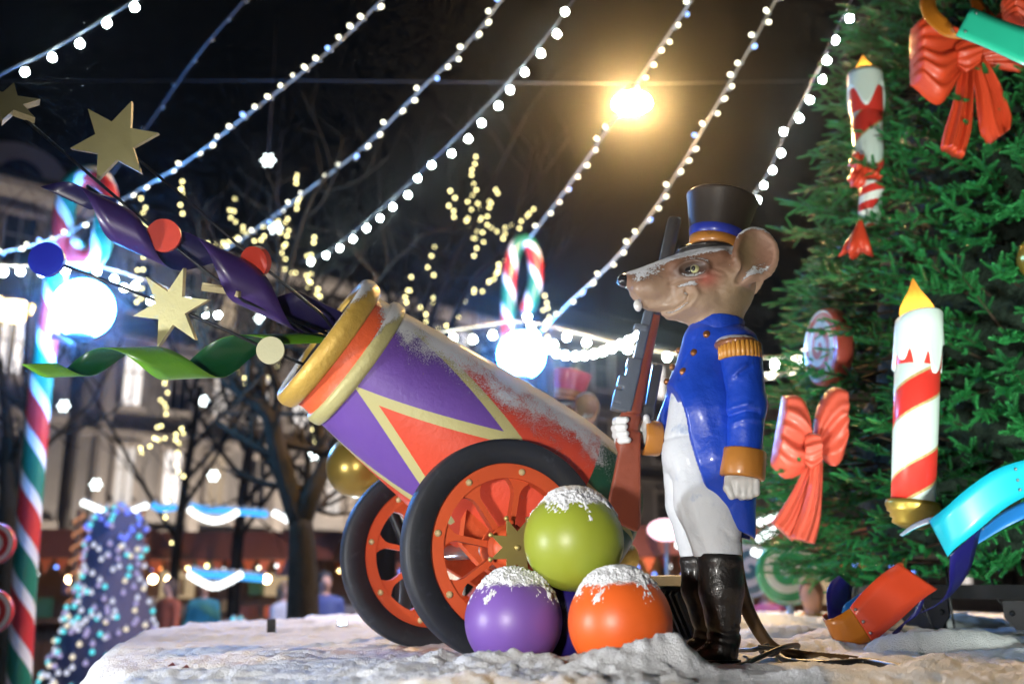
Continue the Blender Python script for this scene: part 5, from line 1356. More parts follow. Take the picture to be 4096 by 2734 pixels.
# ------------------------------------------------------------------ candy canes and globe lamps
def cane_col(T):
    sp = T['N'].new('ShaderNodeSeparateXYZ'); T['L'].new(T['attribute']('crd'), sp.inputs[0])
    k = T['math']('FRACT', T['math']('ADD', T['math']('MULTIPLY', sp.outputs[1], 1 / .98), T['math']('MULTIPLY', sp.outputs[0], 1.0)))
    b = lambda lo, hi: T['math']('MULTIPLY', T['math']('GREATER_THAN', k, lo), T['math']('LESS_THAN', k, hi))
    c = T['mix'](b(.0, .34), (0.74, 0.75, 0.75), (0.55, 0.03, 0.03))
    return T['mix'](b(.5, .84), c, (0.01, 0.17, 0.10))
m_cane = material('candy_cane_paint', cane_col, .4, coat=.2)
def candy_cane(label, px, Y, r):
    pts = [Vector(q) for q in spline([tuple(P(x, y, Y)) for x, y in px], 12)]
    pts[0].z = GZ
    t = thing('candy_cane', (pts[0].x, pts[0].y, GZ), label, 'candy cane', 'giant candy canes in the square')
    # even steps along the curve keep the stripes regular
    out = [pts[0]]; n = 0
    for p in pts[1:]:
        while (p - out[-1]).length > .08: out.append(out[-1] + (p - out[-1]).normalized() * .08)
    out.append(pts[-1])
    mb = MB(); tube(mb, out, [r] * (len(out) - 1) + [r * .6], 20); put('striped_pole', mb.mesh('striped_pole', attr=True), m_cane, t); return t
candy_cane('tall green, red and white candy cane with curled hook at the side', [(40, 1620), (62, 1250), (92, 900), (120, 690), (140, 560), (147, 490), (160, 430), (195, 402), (232, 412), (246, 455), (240, 520), (226, 578), (200, 598), (180, 590), (172, 566), (184, 548)], 10.0, .115)
candy_cane('smaller candy cane standing behind the middle of the cannon', [(1155, 1500), (1159, 1100), (1163, 800), (1166, 690), (1170, 620), (1182, 570), (1200, 552), (1218, 562), (1229, 610), (1226, 660), (1212, 705), (1196, 716)], 14.5, .112)
g_big = glow('opal_globe_light', (0.05, 0.30, 1.0), 300.0, True)
m_post = material('lamp_post_grey', (0.10, 0.11, 0.13), .4, .5)
for (x, y, Y, r, lab) in ((191, 707, 9.7, .295, 'big glowing blue white globe lamp beside the tall candy cane'), (1196, 813, 12.8, .31, 'big glowing blue white globe lamp rising behind the cannon')):
    c = P(x, y, Y); t = thing('globe_lamp', tuple(c - UP * r), lab, 'lamp', 'globe lamps of the square')
    mb = MB(); ball(mb, c, r, 40, 24); put('globe', mb.mesh('globe'), g_big, t)
    bx = P(108, 760, 10.0) if x < 500 else P(1168, 850, 14.3)
    mb = MB(); lathe(mb, c - UP * (r + .05), UP, [(.05, 0), (.12, .03), (.13, .08)], 16); tube(mb, [c - UP * (r + .04), c - UP * (r + .12), bx], .03, 8); put('bracket', mb.mesh('bracket'), m_post, t)
# street lamp hung on a wire over the square
g_street = glow('sodium_lamp', (1.0, 0.60, 0.22), 2400.0, True)
c = P(1450, 237, 11.0); t = thing('hanging_street_lamp', tuple(c), 'blazing warm street lamp hung from a wire over the square', 'street lamp')
mb = MB(); ball(mb, c, (.225, .225, .088), 32, 16); put('bulb_glass', mb.mesh('bulb_glass'), g_street, t)
mb = MB(); lathe(mb, c, UP, [(.20, .06), (.19, .10), (.10, .17), (.05, .24), (0, .25)], 28, caps=False); put('shade', mb.mesh('shade'), m_post, t)
mb = MB(); tube(mb, [P(-60, 186, 11.4), P(700, 184, 11.2), c + UP * .26, P(2420, 176, 11.2)], .008, 6); put('span_wire', mb.mesh('span_wire'), m_wire2, t)
# warm lantern at the left
g_lantern = glow('lantern_amber', (1.0, 0.70, 0.30), 9.0, True)
for (x, y, lab) in ((36, 712, 'warm lantern lamp behind the tall candy cane'), (6, 706, 'second warm lantern cut by the side of the picture')):
    c = P(x, y, 15.0); t = thing('lantern', (c.x, c.y, GZ), lab, 'lamp', 'warm lanterns at the side')
    mb = MB(); lathe(mb, c, UP, [(.02, -.20), (.12, -.16), (.24, .0), (.26, .10), (.2, .13)], 20); put('lamp_glass', mb.mesh('lamp_glass'), g_lantern, t)
    mb = MB(); lathe(mb, c, UP, [(.28, .12), (.2, .2), (.05, .26)], 20); lathe(mb, (c.x, c.y, GZ), UP, [(.12, 0), (.05, .2), (.04, c.z - GZ - .2)], 10); put('post', mb.mesh('post'), m_post, t)
g_pink = glow('pink_lamp', (1.0, 0.62, 0.72), 3.0)
c = P(1528, 1214, 12); t = thing('pink_lamp', tuple(c), 'pinkish white oval lamp seen between the green breech and the trousers', 'lamp')
mb = MB(); ball(mb, c, (.22, .12, .13), 24, 14); put('lamp_glass', mb.mesh('lamp_glass'), g_pink, t)
mb = MB(); tube(mb, [c - UP * .1, (c.x, c.y, GZ)], .03, 8); put('post', mb.mesh('post'), m_post, t)
# ================================================================== FLOODLIGHTS
m_black = material('black_housing', (0.012, 0.012, 0.014), 0.45, bump=(60, .3, .002))
m_lens = glow('floodlight_lens', (1.0, 0.97, 0.92), 6.0)
def floodlight(loc, target, label, lit=True, size=.16, post=None, watts=0, col=(1, 1, 1), cone=80, mlens=None, group='floodlights around the display', wide=1.3):
    loc = Vector(loc); t = thing('floodlight', (loc.x, loc.y, loc.z - size * .6 if post is None else post), label, 'floodlight', group)
    d = (Vector(target) - loc).normalized(); e1, e2, a = frame(d)
    mb = MB(); box(mb, loc - d * size * .22, (size * wide, size, size * .38), e1, e2); h = put('housing', mb.mesh('housing', False), m_black, t); bevel(h, size * .05)
    for k in range(7):
        mb = MB(); box(mb, loc - d * size * .46 + e1 * ((k - 3) * size * .13 * wide), (size * .04, size * .9, size * .14), e1, e2); put('cooling_fin', mb.mesh('cooling_fin', False), m_black, t)
    mb = MB(); box(mb, loc - d * size * .028, (size * (wide - .3), size * .7, size * .02), e1, e2); put('lens', mb.mesh('lens', False), (mlens or m_lens) if lit else m_dark, t)
    mb = MB(); up = e2 if e2.z > 0 else -e2; B = loc - d * size * .22 - up * size * .62
    tube(mb, [loc - d * size * .22 + e1 * size * .54 * wide, B + e1 * size * .54 * wide, B - e1 * size * .54 * wide, loc - d * size * .22 - e1 * size * .54 * wide], size * .035, 6); put('bracket', mb.mesh('bracket'), m_black, t)
    if post is not None:
        mb = MB(); tube(mb, [B, (B.x, B.y, post)], .02, 8); lathe(mb, (B.x, B.y, post), (0, 0, 1), [(.16, 0), (.16, .02), (.03, .03)], 20); put('stand', mb.mesh('stand'), m_black, t)
    if watts:
        lamp_light('floodlight_beam', loc + d * .01, target, watts, col, cone, size * .4, t, Matrix.Translation(t.location).inverted())
    return t
for i, (loc, tgt, w_, c_, cone) in enumerate(FLOODS):
    floodlight(loc, tgt, ['lit floodlight on a post in front of the cannon', 'lit floodlight on a post far to the side of the cannon muzzle', 'lit floodlight on a post in front of the fir tree'][i], True, .26, GZ, w_, c_, cone)
# ================================================================== HOUSES, BARE TREES, MARKET
m_wall = material('pale_plaster', (0.28, 0.26, 0.24), .85, bump=(6, 1, .02), var=.3, vscale=1.2)
m_trim = material('cornice_stone', (0.38, 0.34, 0.30), .8, bump=(8, 1, .01), var=.2)
m_roof = material('dark_roof', (0.06, 0.055, 0.06), .8, var=.3, vscale=2)
g_win = [glow('window_lit_%d' % i, c, s_) for i, (c, s_) in enumerate((((1.0, .93, .88), 1.5), ((1.0, .90, .82), .9), ((1.0, .76, .52), .5)))]
m_pane = material('dark_pane', (0.02, 0.022, 0.03), .15)
_wm = {}
def window_meshes(w, h):
    """frame, pane and sill of a tall window; x along the wall, y out of it, z up"""
    if (w, h) in _wm: return _wm[(w, h)]
    a = MB()
    for sx in (-1, 1): box(a, (sx * (w / 2 + .07), .05, 0), (.14, .14, h + .24))
    box(a, (0, .07, h / 2 + .16), (w + .5, .26, .14)); box(a, (0, .05, h / 2 + .05), (w, .1, .1)); box(a, (0, .03, h * .12), (w, .05, .06)); box(a, (0, .03, 0), (.06, .05, h))
    b = MB(); box(b, (0, 0, 0), (w, .02, h)); c = MB(); box(c, (0, .1, -h / 2 - .06), (w + .4, .3, .1))
    _wm[(w, h)] = (a.mesh('frame', False), b.mesh('pane', False), c.mesh('sill', False)); return _wm[(w, h)]
def house(label, A, B, H, storeys, step, w, h, seed, lit=.6, dome=None, roof_h=2.0):
    A, B = Vector((*A, GZ)), Vector((*B, GZ)); ex = (B - A).normalized(); out = Vector((ex.y, -ex.x, 0)); L = (B - A).length; rg = random.Random(seed)
    t = thing('town_house', tuple(A), label, 'building', 'town houses behind the square')
    mb = MB(); box(mb, A + ex * L / 2 - out * 4 + UP * H / 2, (L, 8, H), ex, -out); put('wall', mb.mesh('wall', False), m_wall, t)
    mb = MB(); prof = [(-.1, 0), (.25, 0), (.55, .35), (.6, .6), (-.1, .6)]
    plate(mb, prof, A + ex * L / 2 + UP * (H - .3), out, UP, L + .3); put('cornice', mb.mesh('cornice', False), m_trim, t)
    mb = MB(); plate(mb, [(0, 0), (-1.8, roof_h), (-6.4, roof_h), (-8.2, 0)], A + ex * L / 2 + UP * (H + .31), out, UP, L); rf = put('roof', mb.mesh('roof', False), m_roof, t)
    if dome:
        c = A + ex * dome[0] + UP * (H + .3) - out * 1.2; r = dome[1]
        mb = MB(); plate(mb, [(-r, 0)] + [(r * cos(pi - k * pi / 16), r * .2 + r * .85 * sin(k * pi / 16)) for k in range(17)] + [(r, 0)], c, ex, UP, .9); put('gable', mb.mesh('gable', False), m_trim, t)
        mb = MB(); plate(mb, [(.45 * r * cos(k * pi / 12), .25 * r + .45 * r * sin(k * pi / 12)) for k in range(24)], c + out * .46, ex, UP, .05); put('gable_oculus', mb.mesh('gable_oculus', False), m_pane, t)
    fm, pm, sm = window_meshes(w, h); n = int(L / step); R3 = Matrix((ex, out, UP)).transposed().to_4x4()
    fh = H / storeys
    for j in range(storeys):
        for i in range(n):
            c = A + ex * (step * (i + .5) + (L - n * step) / 2) + UP * (fh * (j + .52)) + out * .02
            M_ = Matrix.Translation(c) @ R3
            k = rg.random(); g = g_win[0] if k < lit * .55 else g_win[1] if k < lit * .85 else g_win[2] if k < lit else m_pane
            o = put('window', fm, m_trim, t, mw=M_)
            for nm, me, mt in (('pane', pm, g), ('sill', sm, m_trim)):
                q = bpy.data.objects.new(nm, me); COL.objects.link(q); q.parent = o
                if not me.materials: me.materials.append(mt)
                if nm == 'pane': q.material_slots[0].link = 'OBJECT'; q.material_slots[0].material = mt
        mb = MB(); box(mb, A + ex * L / 2 + out * .08 + UP * (fh * (j + 1) - .25 if j < storeys - 1 else .5), (L, .3, .28), ex, -out); put('string_course', mb.mesh('string_course', False), m_trim, t)
    for i in range(0, n + 1, 2):
        mb = MB(); box(mb, A + ex * (step * i + (L - n * step) / 2) + out * .1 + UP * (H / 2), (.45, .3, H - .8), ex, -out); put('pilaster', mb.mesh('pilaster', False), m_trim, t)
    return t
def wash(label, A, B, n, watts, col, H):
    """facade floodlights on the pavement in front of a house"""
    A, B = Vector((*A, GZ)), Vector((*B, GZ)); ex = (B - A).normalized(); out = Vector((ex.y, -ex.x, 0)); L = (B - A).length
    for k in range(n):
        c = A + ex * (L * (k + .5) / n) + out * 2.6 + UP * .25
        floodlight(tuple(c), tuple(c - out * 2.6 + UP * H * .55), ('first', 'second', 'third', 'fourth', 'fifth')[k] + ' floodlight from the candy cane side along ' + label, True, .3, None, watts, col, 110, None, 'floodlights washing the house fronts')
house('dark corner house with an arched gable behind the tall candy cane', (-23.5, 30), (-16.5, 36.5), 15.8, 4, 2.4, 1.1, 2.0, 1, .25, dome=(7.2, 1.9))
house('long pale town house with rows of lit windows behind the market', (-16.2, 37), (1.5, 54), 15.0, 4, 1.9, .72, 2.1, 2, .75)
house('darker town house receding behind the cannon and the mouse soldier', (2.0, 54.5), (14, 64), 15.5, 4, 2.4, 1.0, 2.0, 3, .12)
house('shadowy far house behind the fir tree', (15, 64), (34, 60), 13, 3, 2.6, 1.0, 2.0, 4, .1)

wash('the dark corner house', (-23.5, 30), (-16.5, 36.5), 2, 900, (1.0, .86, .72), 15)
wash('the long pale town house', (-16.2, 37), (1.5, 54), 5, 2900, (1.0, .86, .74), 15)
wash('the darker receding house', (2.0, 54.5), (14, 64), 2, 500, (1.0, .84, .70), 15)

# bare trees
m_limb = material('bare_bark', (0.026, 0.018, 0.008), .9, spec=.1, bump=(14, 1, .02), var=.4, vscale=5)
def grow(mb, p, d, r, L, rg, depth, lift=.12):
    n = 5; pts, rad = [p], [r]
    for i in range(n):
        d = (d + Vector((rg.gauss(0, .16), rg.gauss(0, .16), rg.gauss(0, .12) + lift))).normalized(); p = p + d * (L / n); pts.append(p); rad.append(r * (1 - .5 * (i + 1) / n))
        if depth and i >= 1:
            s_ = Vector((rg.gauss(0, 1), rg.gauss(0, 1), rg.gauss(0, .5))); s_ = (s_ - d * s_.dot(d)).normalized()
            grow(mb, p, (d * .55 + s_ * .8).normalized(), rad[-1] * .62, L * rg.uniform(.5, .72), rg, depth - 1, lift)
    tube(mb, pts, rad, 7 if depth else 4, caps=False)
m_dim_bark = material('dim_far_bark', (0.006, 0.005, 0.004), .9, spec=0.05)  # night darkness of the far trees put into their bark colour
def bare_tree(label, base, trunk, r0, seed, limbs, depth=3, L=2.2, bark=m_limb):
    rg = random.Random(seed); t = thing('bare_tree', (base[0], base[1], GZ), label, 'tree', 'bare winter trees')
    mb = MB(); pts = [Vector((base[0], base[1], GZ))] + [Vector(q) for q in trunk]; pts = [Vector(q) for q in spline([tuple(q) for q in pts], 5)]
    tube(mb, pts, list(np.linspace(r0, r0 * .6, len(pts))), 14); put('trunk', mb.mesh('trunk'), bark, t)
    mb = MB()
    for (path, r) in limbs:
        q = [Vector(k) for k in spline([tuple(k) for k in path], 5)]; tube(mb, q, list(np.linspace(r, r * .4, len(q))), 9)
        for k in range(2, len(q), 3):
            d = (q[min(k + 1, len(q) - 1)] - q[k - 1]).normalized(); s_ = Vector((rg.gauss(0, 1), rg.gauss(0, .6), rg.gauss(.3, .7))).normalized(); grow(mb, q[k], (d * .4 + s_).normalized(), r * .4, L * .6, rg, depth - 2)
        grow(mb, q[-1], (q[-1] - q[-3]).normalized(), r * .4, L, rg, depth - 1)
    put('branches', mb.mesh('branches'), bark, t); return t
Yt = 11.0
b0 = P(700, 1480, Yt)
bare_tree('gnarled bare tree forking behind the cannon muzzle', (b0.x, b0.y), [P(695, 1340, Yt), P(690, 1190, Yt)], .21, 3, [
    ([P(690, 1200, Yt), P(660, 1110, Yt), P(635, 1020, Yt), P(622, 960, Yt), P(575, 910, Yt), P(520, 870, Yt + .3), P(470, 800, Yt + .6)], .13),
    ([P(690, 1200, Yt), P(720, 1120, Yt), P(745, 1060, Yt + .2), P(735, 980, Yt + .4), P(760, 860, Yt + .8)], .12), ([P(626, 970, Yt), P(640, 900, Yt), P(610, 800, Yt - .2), P(640, 690, Yt - .4)], .07)], 3, 1.6)
b0 = P(16, 1500, 13)
bare_tree('slim bare tree lit golden by the lanterns', (b0.x, b0.y), [P(18, 1250, 13), P(22, 1000, 13)], .17, 5, [
    ([P(22, 1010, 13), P(10, 900, 13), P(-10, 780, 13)], .08), ([P(22, 1010, 13), P(45, 5000, 13), P(60, 800, 13.2)], .08), ([P(20, 1080, 13), P(60, 980, 12.8), P(90, 900, 12.6)], .06), ([P(20, 1150, 13), P(80, 1050, 13), P(170, 960, 13.4)], .06), ([P(20, 1100, 13), P(-20, 1000, 13)], .06)], 3, 1.5)
for i, (x, Y, lab, r0) in enumerate(((880, 17, 'tall bare tree in the dark above the cannon mouth', .26), (1090, 19, 'bare tree under the highest fairy light chain', .24), (540, 17, 'bare tree carrying the bushy fairy light cluster', .12), (400, 18, 'bare tree hung with fairy lights below the green ribbon', .10))):
    w = P(x, 1335, Y); B0 = Vector((w.x, w.y, GZ)); rg = random.Random(60 + i)
    limbs = []
    for k in range(6):
        a = rg.uniform(0, 6.28); d = Vector((cos(a), sin(a) * .6, 0)); z0 = 2.4 + .5 * k
        limbs.append(([B0 + UP * z0, B0 + UP * (z0 + 1.0) + d * .8, B0 + UP * (z0 + 2.0 + rg.uniform(0, .8)) + d * 1.7, B0 + UP * (z0 + 3.2) + d * 2.4], .09 if r0 > .2 else .045))
    bare_tree(lab, (B0.x, B0.y), [B0 + UP * 2.5, B0 + UP * 5.2 + Vector((.2, 0, 0))], r0, 80 + i, limbs, 3, 2.0, m_dim_bark)

# sparkling lit cone tree in the market
g_cone = [glow('cone_light_%d' % i, c, s_) for i, (c, s_) in enumerate((((.12, .72, .80), 1.5), ((.55, .48, .85), .9), ((1.0, .88, .68), 1.2), ((.75, .78, .95), 1.1), ((.16, .22, 1.0), 1.5)))]
m_net = material('cone_net', (0.08, 0.07, 0.11), .8)
def lit_cone(label, base, H, R0, n, seed, top_blue=True):
    t = thing('lit_cone_tree', base, label, 'light tree', 'sparkling cones in the market'); B0 = Vector(base); rg = random.Random(seed)
    mb = MB(); lathe(mb, B0, UP, [(R0 * .94, .1), (R0 * .62, H * .42), (R0 * .40, H * .68), (R0 * .40, H * .92), (.05, H)], 28); put('net_cone', mb.mesh('net_cone'), m_net, t)
    for k in range(n):
        h = rg.random() ** 1.25; a = rg.uniform(-pi, 0.0) + rg.uniform(-.5, .5); h_ = h * H * .98 + .05
        r = np.interp(h_ / H, [0, .42, .68, .92, 1], [R0 * .98, R0 * .66, R0 * .44, R0 * .44, .08])
        g = g_cone[rg.choice((0, 0, 1, 1, 1, 2, 3, 3)) if h < .8 else rg.choice((4, 4, 0, 1))]
        put('bulb', bulb_mesh('globe', .032, g), None, t, loc=B0 + UP * h_ + Vector((cos(a), sin(a), 0)) * r)
    return t
w = P(258, 1335, 14); lit_cone('sparkling lilac and turquoise cone of lamps beside the platform edge', (w.x, w.y, GZ), 2.75, .92, 290, 1)
w = P(552, 1335, 15); lit_cone('low sparkling cone of lamps behind the platform edge', (w.x, w.y, GZ), 1.15, .75, 110, 2)

# market stalls with lit fronts and pennants
m_wood = material('stall_wood', (0.14, 0.07, 0.035), .75, bump=(12, 1, .01), var=.3, vscale=3)
m_stallroof = material('stall_roof', (0.16, 0.05, 0.035), .7, var=.3)
g_stall = glow('stall_interior_glow', (1.0, 0.72, 0.42), .5); m_flag = material('orange_pennant', (0.65, 0.13, 0.03), .6)
g_stallbulb = glow('stall_bulb', (1.0, .66, .34), 35.0, True); g_mix = [g_led, g_fairy, glow('lamp_orange', (1.0, .35, .10), 4.0), glow('lamp_blue', (.15, .30, 1.0), 4.0), g_white]
g_post = glow('post_light_orange', (1.0, 0.42, 0.20), .8)
m_goods = [material('goods_%d' % i, c, .6) for i, c in enumerate(((.5, .06, .04), (.6, .35, .12), (.08, .25, .12), (.55, .5, .42), (.1, .12, .4)))]
def stall(label, x, Y, w, h, lit, seed):
    q = P(x, 1335, Y); B0 = Vector((q.x, q.y, GZ)); t = thing('market_stall', tuple(B0), label, 'market stall', 'wooden market stalls'); rg = random.Random(seed)
    for k in range(int(w / .3)):
        mb = MB(); box(mb, B0 + Vector((-w / 2 + .15 + .3 * k, 0, .5)), (.28, .06, 1.0)); put('plank', mb.mesh('plank', False), m_wood, t)
    mb = MB(); box(mb, B0 + Vector((0, 1.0, h / 2)), (w, .06, h)); put('back_wall', mb.mesh('back_wall', False), m_wood, t)
    mb = MB(); box(mb, B0 + Vector((0, -.1, 1.04)), (w + .2, .5, .06)); put('counter', mb.mesh('counter', False), m_wood, t)
    for sx in (-1, 1):
        mb = MB(); box(mb, B0 + Vector((sx * w / 2, .0, h / 2)), (.12, .12, h)); put('post', mb.mesh('post', False), m_wood, t)
    mb = MB(); plate(mb, [(-.8, 0), (.55, .55), (1.6, 0)], B0 + Vector((0, .1, h)), (0, 1, 0), UP, w + .6); put('roof', mb.mesh('roof', False), m_stallroof, t)
    for k in range(2):
        c = B0 + Vector((-w * .25 + k * w * .5 + rg.uniform(-.2, .2), .93, 1.65)); mb = MB(); box(mb, c, (rg.uniform(.5, .8), .05, rg.uniform(.4, .7))); put('glow_panel', mb.mesh('glow_panel', False), g_stall, t)  # glowing panels added to stand in for the lit stall interior
        mb = MB(); ball(mb, B0 + Vector((-w * .3 + k * w * .55, -.2, h - .35)), .07, 12, 8); put('hanging_bulb', mb.mesh('hanging_bulb'), g_stallbulb, t)
    for k in range(int(w / .28)):
        c = B0 + Vector((-w / 2 + .14 + .28 * k, -.82, h - .02)); mb = MB(); plate(mb, [(-.11, 0), (0, -.26), (.11, 0)][::-1], c, (1, 0, 0), UP, .01); put('pennant', mb.mesh('pennant', False), m_flag, t)
    for k in range(13):
        put('bulb', bulb_mesh('globe', .03, rg.choice(g_mix)), None, t, loc=B0 + Vector((-w / 2 + w * k / 12, -.80 + rg.uniform(-.05, .05), h - .30 + .18 * abs(sin(k * .8)))))
    for k in range(7):
        c = B0 + Vector((-w / 2 + .35 + (w - .7) * k / 6, .80, 1.25 + .45 * (k % 3) * .8)); mb = MB(); box(mb, c, (rg.uniform(.2, .4), .2, rg.uniform(.2, .35))); put('shelf_goods', mb.mesh('shelf_goods', False), rg.choice(m_goods), t)
    for k in range(3):
        c = B0 + Vector((rg.uniform(-w / 2 + .3, w / 2 - .3), -.1, 1.16)); mb = MB(); box(mb, c, (rg.uniform(.2, .4), .25, rg.uniform(.15, .25))); put('goods_box', mb.mesh('goods_box', False), rg.choice((m_flag, m_trim, m_stallroof)), t)
for i, a in enumerate((('brown market stall at the side behind the candy cane', 60, 18, 3.4, 2.1, True, 1), ('brown market stall behind the sparkling cone', 290, 20, 3.6, 2.1, True, 2), ('brown market stall under the blue lamp rows', 500, 19, 3.8, 2.1, True, 3), ('brown market stall behind the bare tree trunk', 760, 21, 3.6, 2.1, True, 4), ('market stall seen between breech and trousers', 1560, 17, 3.2, 2.1, True, 5), ('market stall behind the swirl lollipops', 1800, 16, 3.4, 2.1, True, 6))): stall(*a)
for i, (x, y0, y1, Y, lab) in enumerate(((326, 1168, 1400, 15, 'orange lit pole right of the sparkling cone'), (184, 1168, 1275, 16, 'orange lit pole left of the sparkling cone'), (548, 1185, 1290, 17, 'orange lit pole under the blue lamp rows'))):
    c = P(x, y0, Y); t = thing('lit_pole', (c.x, c.y, GZ), lab, 'pole', 'poles wrapped in orange lamps')
    mb = MB(); tube(mb, [(c.x, c.y, GZ), (c.x, c.y, c.z)], .05, 8); put('pole', mb.mesh('pole'), m_wood, t)
    mb = MB(); tube(mb, [(c.x + .075 * cos(k * .9), c.y + .075 * sin(k * .9), GZ + .2 + k * .03) for k in range(int((c.z - GZ - .2) / .03))], .014, 5); put('lamp_rope', mb.mesh('lamp_rope'), g_post, t)

# swirl lollipops on sticks
def lolly(label, x, y, Y, r, ca, cb, rings, arms, n=(0, -1, 0), mn=None):
    c = P(x, y, Y); lollipop(label, tuple(c), n, r, .07, ca, cb, rings, arms, stick=(c.x, c.y, GZ), group='giant swirl lollipops in the square', matname=mn)
lolly('green and white swirl lollipop behind the mouse tail', 1808, 1312, 8.5, .265, (0.02, 0.26, 0.10), (0.74, 0.76, 0.66), 2.0, 1.0, (-.1, -1, 0), 'green')
lolly('bluish swirl lollipop half hidden by the coat tail', 1716, 1302, 9.5, .27, (0.02, 0.07, 0.14), (0.36, 0.36, 0.50), 2.0, 1.0, (.1, -1, 0), 'blue')
lolly('upper red and white swirl lollipop at the side edge', -14, 1246, 8.0, .165, (0.55, 0.03, 0.03), (0.76, 0.76, 0.78), 2.0, 0.0, (.1, -1, 0), 'red1')
lolly('lower red and white swirl lollipop at the side edge', -22, 1402, 7.6, .165, (0.55, 0.03, 0.03), (0.76, 0.76, 0.78), 2.0, 0.0, (.1, -1, 0), 'red2')

# people in the square
def person(label, x, Y, h, coat_c, leg_c, hair_c, turn, seed, arm='down', z0=GZ):
    q = P(x, 1335, Y); k = h / 1.75; B0 = Vector((q.x, q.y, z0)); t = thing('person', tuple(B0), label, 'person', 'people strolling in the square')
    c, s_ = cos(turn), sin(turn); cm = material('coat_' + label, coat_c, .8, var=.2); lm = material('legs_' + label, leg_c, .8); sk = material('skin_tone', (0.42, 0.24, 0.17), .5); hm = material('hair_' + label, hair_c, .7, bump=(40, 1, .01))
    def loc(V): 
        V = V * k; return np.stack([B0.x + V[:, 0] * c - V[:, 1] * s_, B0.y + V[:, 0] * s_ + V[:, 1] * c, B0.z + V[:, 2]], 1)
    el = .05 if arm == 'down' else .22
    def arms(X):
        r = 1e3
        for sx in (-1, 1):
            sh = (sx * .19, 0, 1.38); eb = (sx * .25, -.04, 1.10); wr = (sx * .22, -.10, .88) if arm == 'down' else (sx * .10, -.30, 1.16)
            r = np.minimum(r, smin(sd_cone(X, sh, eb, .062, .052), sd_cone(X, eb, wr, .052, .04), .03))
        return r
    def f_body(X):
        f = smin(sd_ball(X, (0, 0, 1.25), (.20, .13, .26)), sd_ball(X, (0, 0, 1.0), (.19, .14, .24)), .1)
        f = smin(f, sd_cone(X, (-.17, 0, 1.40), (.17, 0, 1.40), .07, .07), .06); f = smin(f, arms(X), .04)
        for sx in (-1, 1): f = smin(f, smin(sd_cone(X, (sx * .09, 0, .92), (sx * .10, -.01, .50), .095, .065), sd_cone(X, (sx * .10, -.01, .50), (sx * .11, .02, .08), .065, .045), .03), .05); f = smin(f, sd_cone(X, (sx * .11, .02, .05), (sx * .12, -.14, .045), .05, .04), .03)
        f = smin(f, sd_cone(X, (0, 0, 1.42), (0, -.01, 1.56), .055, .05), .03); f = smin(f, sd_ball(X, (0, -.01, 1.64), (.078, .095, .118)), .02)
        f = smin(f, sd_ball(X, (0, -.105, 1.62), (.016, .022, .022)), .012)
        for sx in (-1, 1):
            wr = (sx * .22, -.10, .86) if arm == 'down' else (sx * .09, -.33, 1.17); f = smin(f, sd_ball(X, wr, (.035, .04, .05)), .02)
        return f
    V, F = surface_net(f_body, (-.42, -.46, -.02), (.42, .26, 1.82), .024)
    z = V[:, 2]; col = np.where((z < .62)[:, None], np.array(leg_c), np.array(coat_c)); face = (z > 1.50); col = np.where(face[:, None], np.array([.42, .24, .17]), col)
    wr = np.array([(.22, -.10, .85)]) if arm == 'down' else np.array([(.09, -.33, 1.17)]); hd = np.minimum(np.linalg.norm(V - wr, axis=1), np.linalg.norm(V - wr * np.array([-1, 1, 1]), axis=1)) < .075
    col = np.where(hd[:, None], np.array([.42, .24, .17]), col); col = np.where((z < .10)[:, None], np.array([.02, .02, .02]), col)
    put('body', np_mesh('body', loc(V), F, True, {'paint': col}), material('clothed_body', None, .75, attr='paint', bump=(30, .6, .01)), t)
    def f_hair(X): return smax(smin(sd_ball(X, (0, .015, 1.665), (.095, .108, .12)), sd_cone(X, (0, .05, 1.64), (0, .06, 1.46), .085, .05), .04), -sd_ball(X, (0, -.10, 1.60), (.075, .09, .10)), .02)
    V, F = surface_net(f_hair, (-.14, -.14, 1.36), (.14, .18, 1.84), .02); put('hair', np_mesh('hair', loc(V), F), hm, t)
    return t
person('person with long brown hair in a mustard coat looking down behind the tail', 1858, 8.0, 1.70, (0.30, 0.17, 0.03), (0.03, 0.03, 0.05), (0.10, 0.04, 0.02), radians(-30), 1, 'up')
for i, a in enumerate((('person in a blue jacket behind the far cannon wheel', 690, 12, 1.75, (0.03, 0.07, 0.30), (0.03, 0.03, 0.05), (0.04, 0.03, 0.03), 2.2), ('person in a dark navy coat left of the far cannon wheel', 745, 13, 1.8, (0.02, 0.04, 0.16), (0.02, 0.02, 0.03), (0.02, 0.02, 0.02), .4),
    ('person in a pale coat in front of the bare tree trunk', 655, 14, 1.68, (0.36, 0.38, 0.42), (0.04, 0.05, 0.1), (0.2, .12, .06), 1.0), ('person in a rust coat beside the sparkling cone', 390, 15, 1.72, (0.30, 0.07, 0.03), (0.03, 0.03, 0.04), (0.05, .03, .02), -.6), ('person in a teal jacket under the blue lamp rows', 470, 16, 1.7, (0.03, 0.20, 0.24), (0.03, .03, .04), (0.03, .02, .02), .2),
    ('person in a black coat seen between breech and boots', 1575, 11, 1.74, (0.02, 0.02, 0.025), (0.02, .02, .03), (0.08, .04, .02), 1.4), ('person in a plum coat right of the boots', 1760, 12, 1.7, (0.12, 0.02, 0.09), (0.02, .02, .03), (0.03, .02, .02), -1.0))): person(*a, 10 + i)
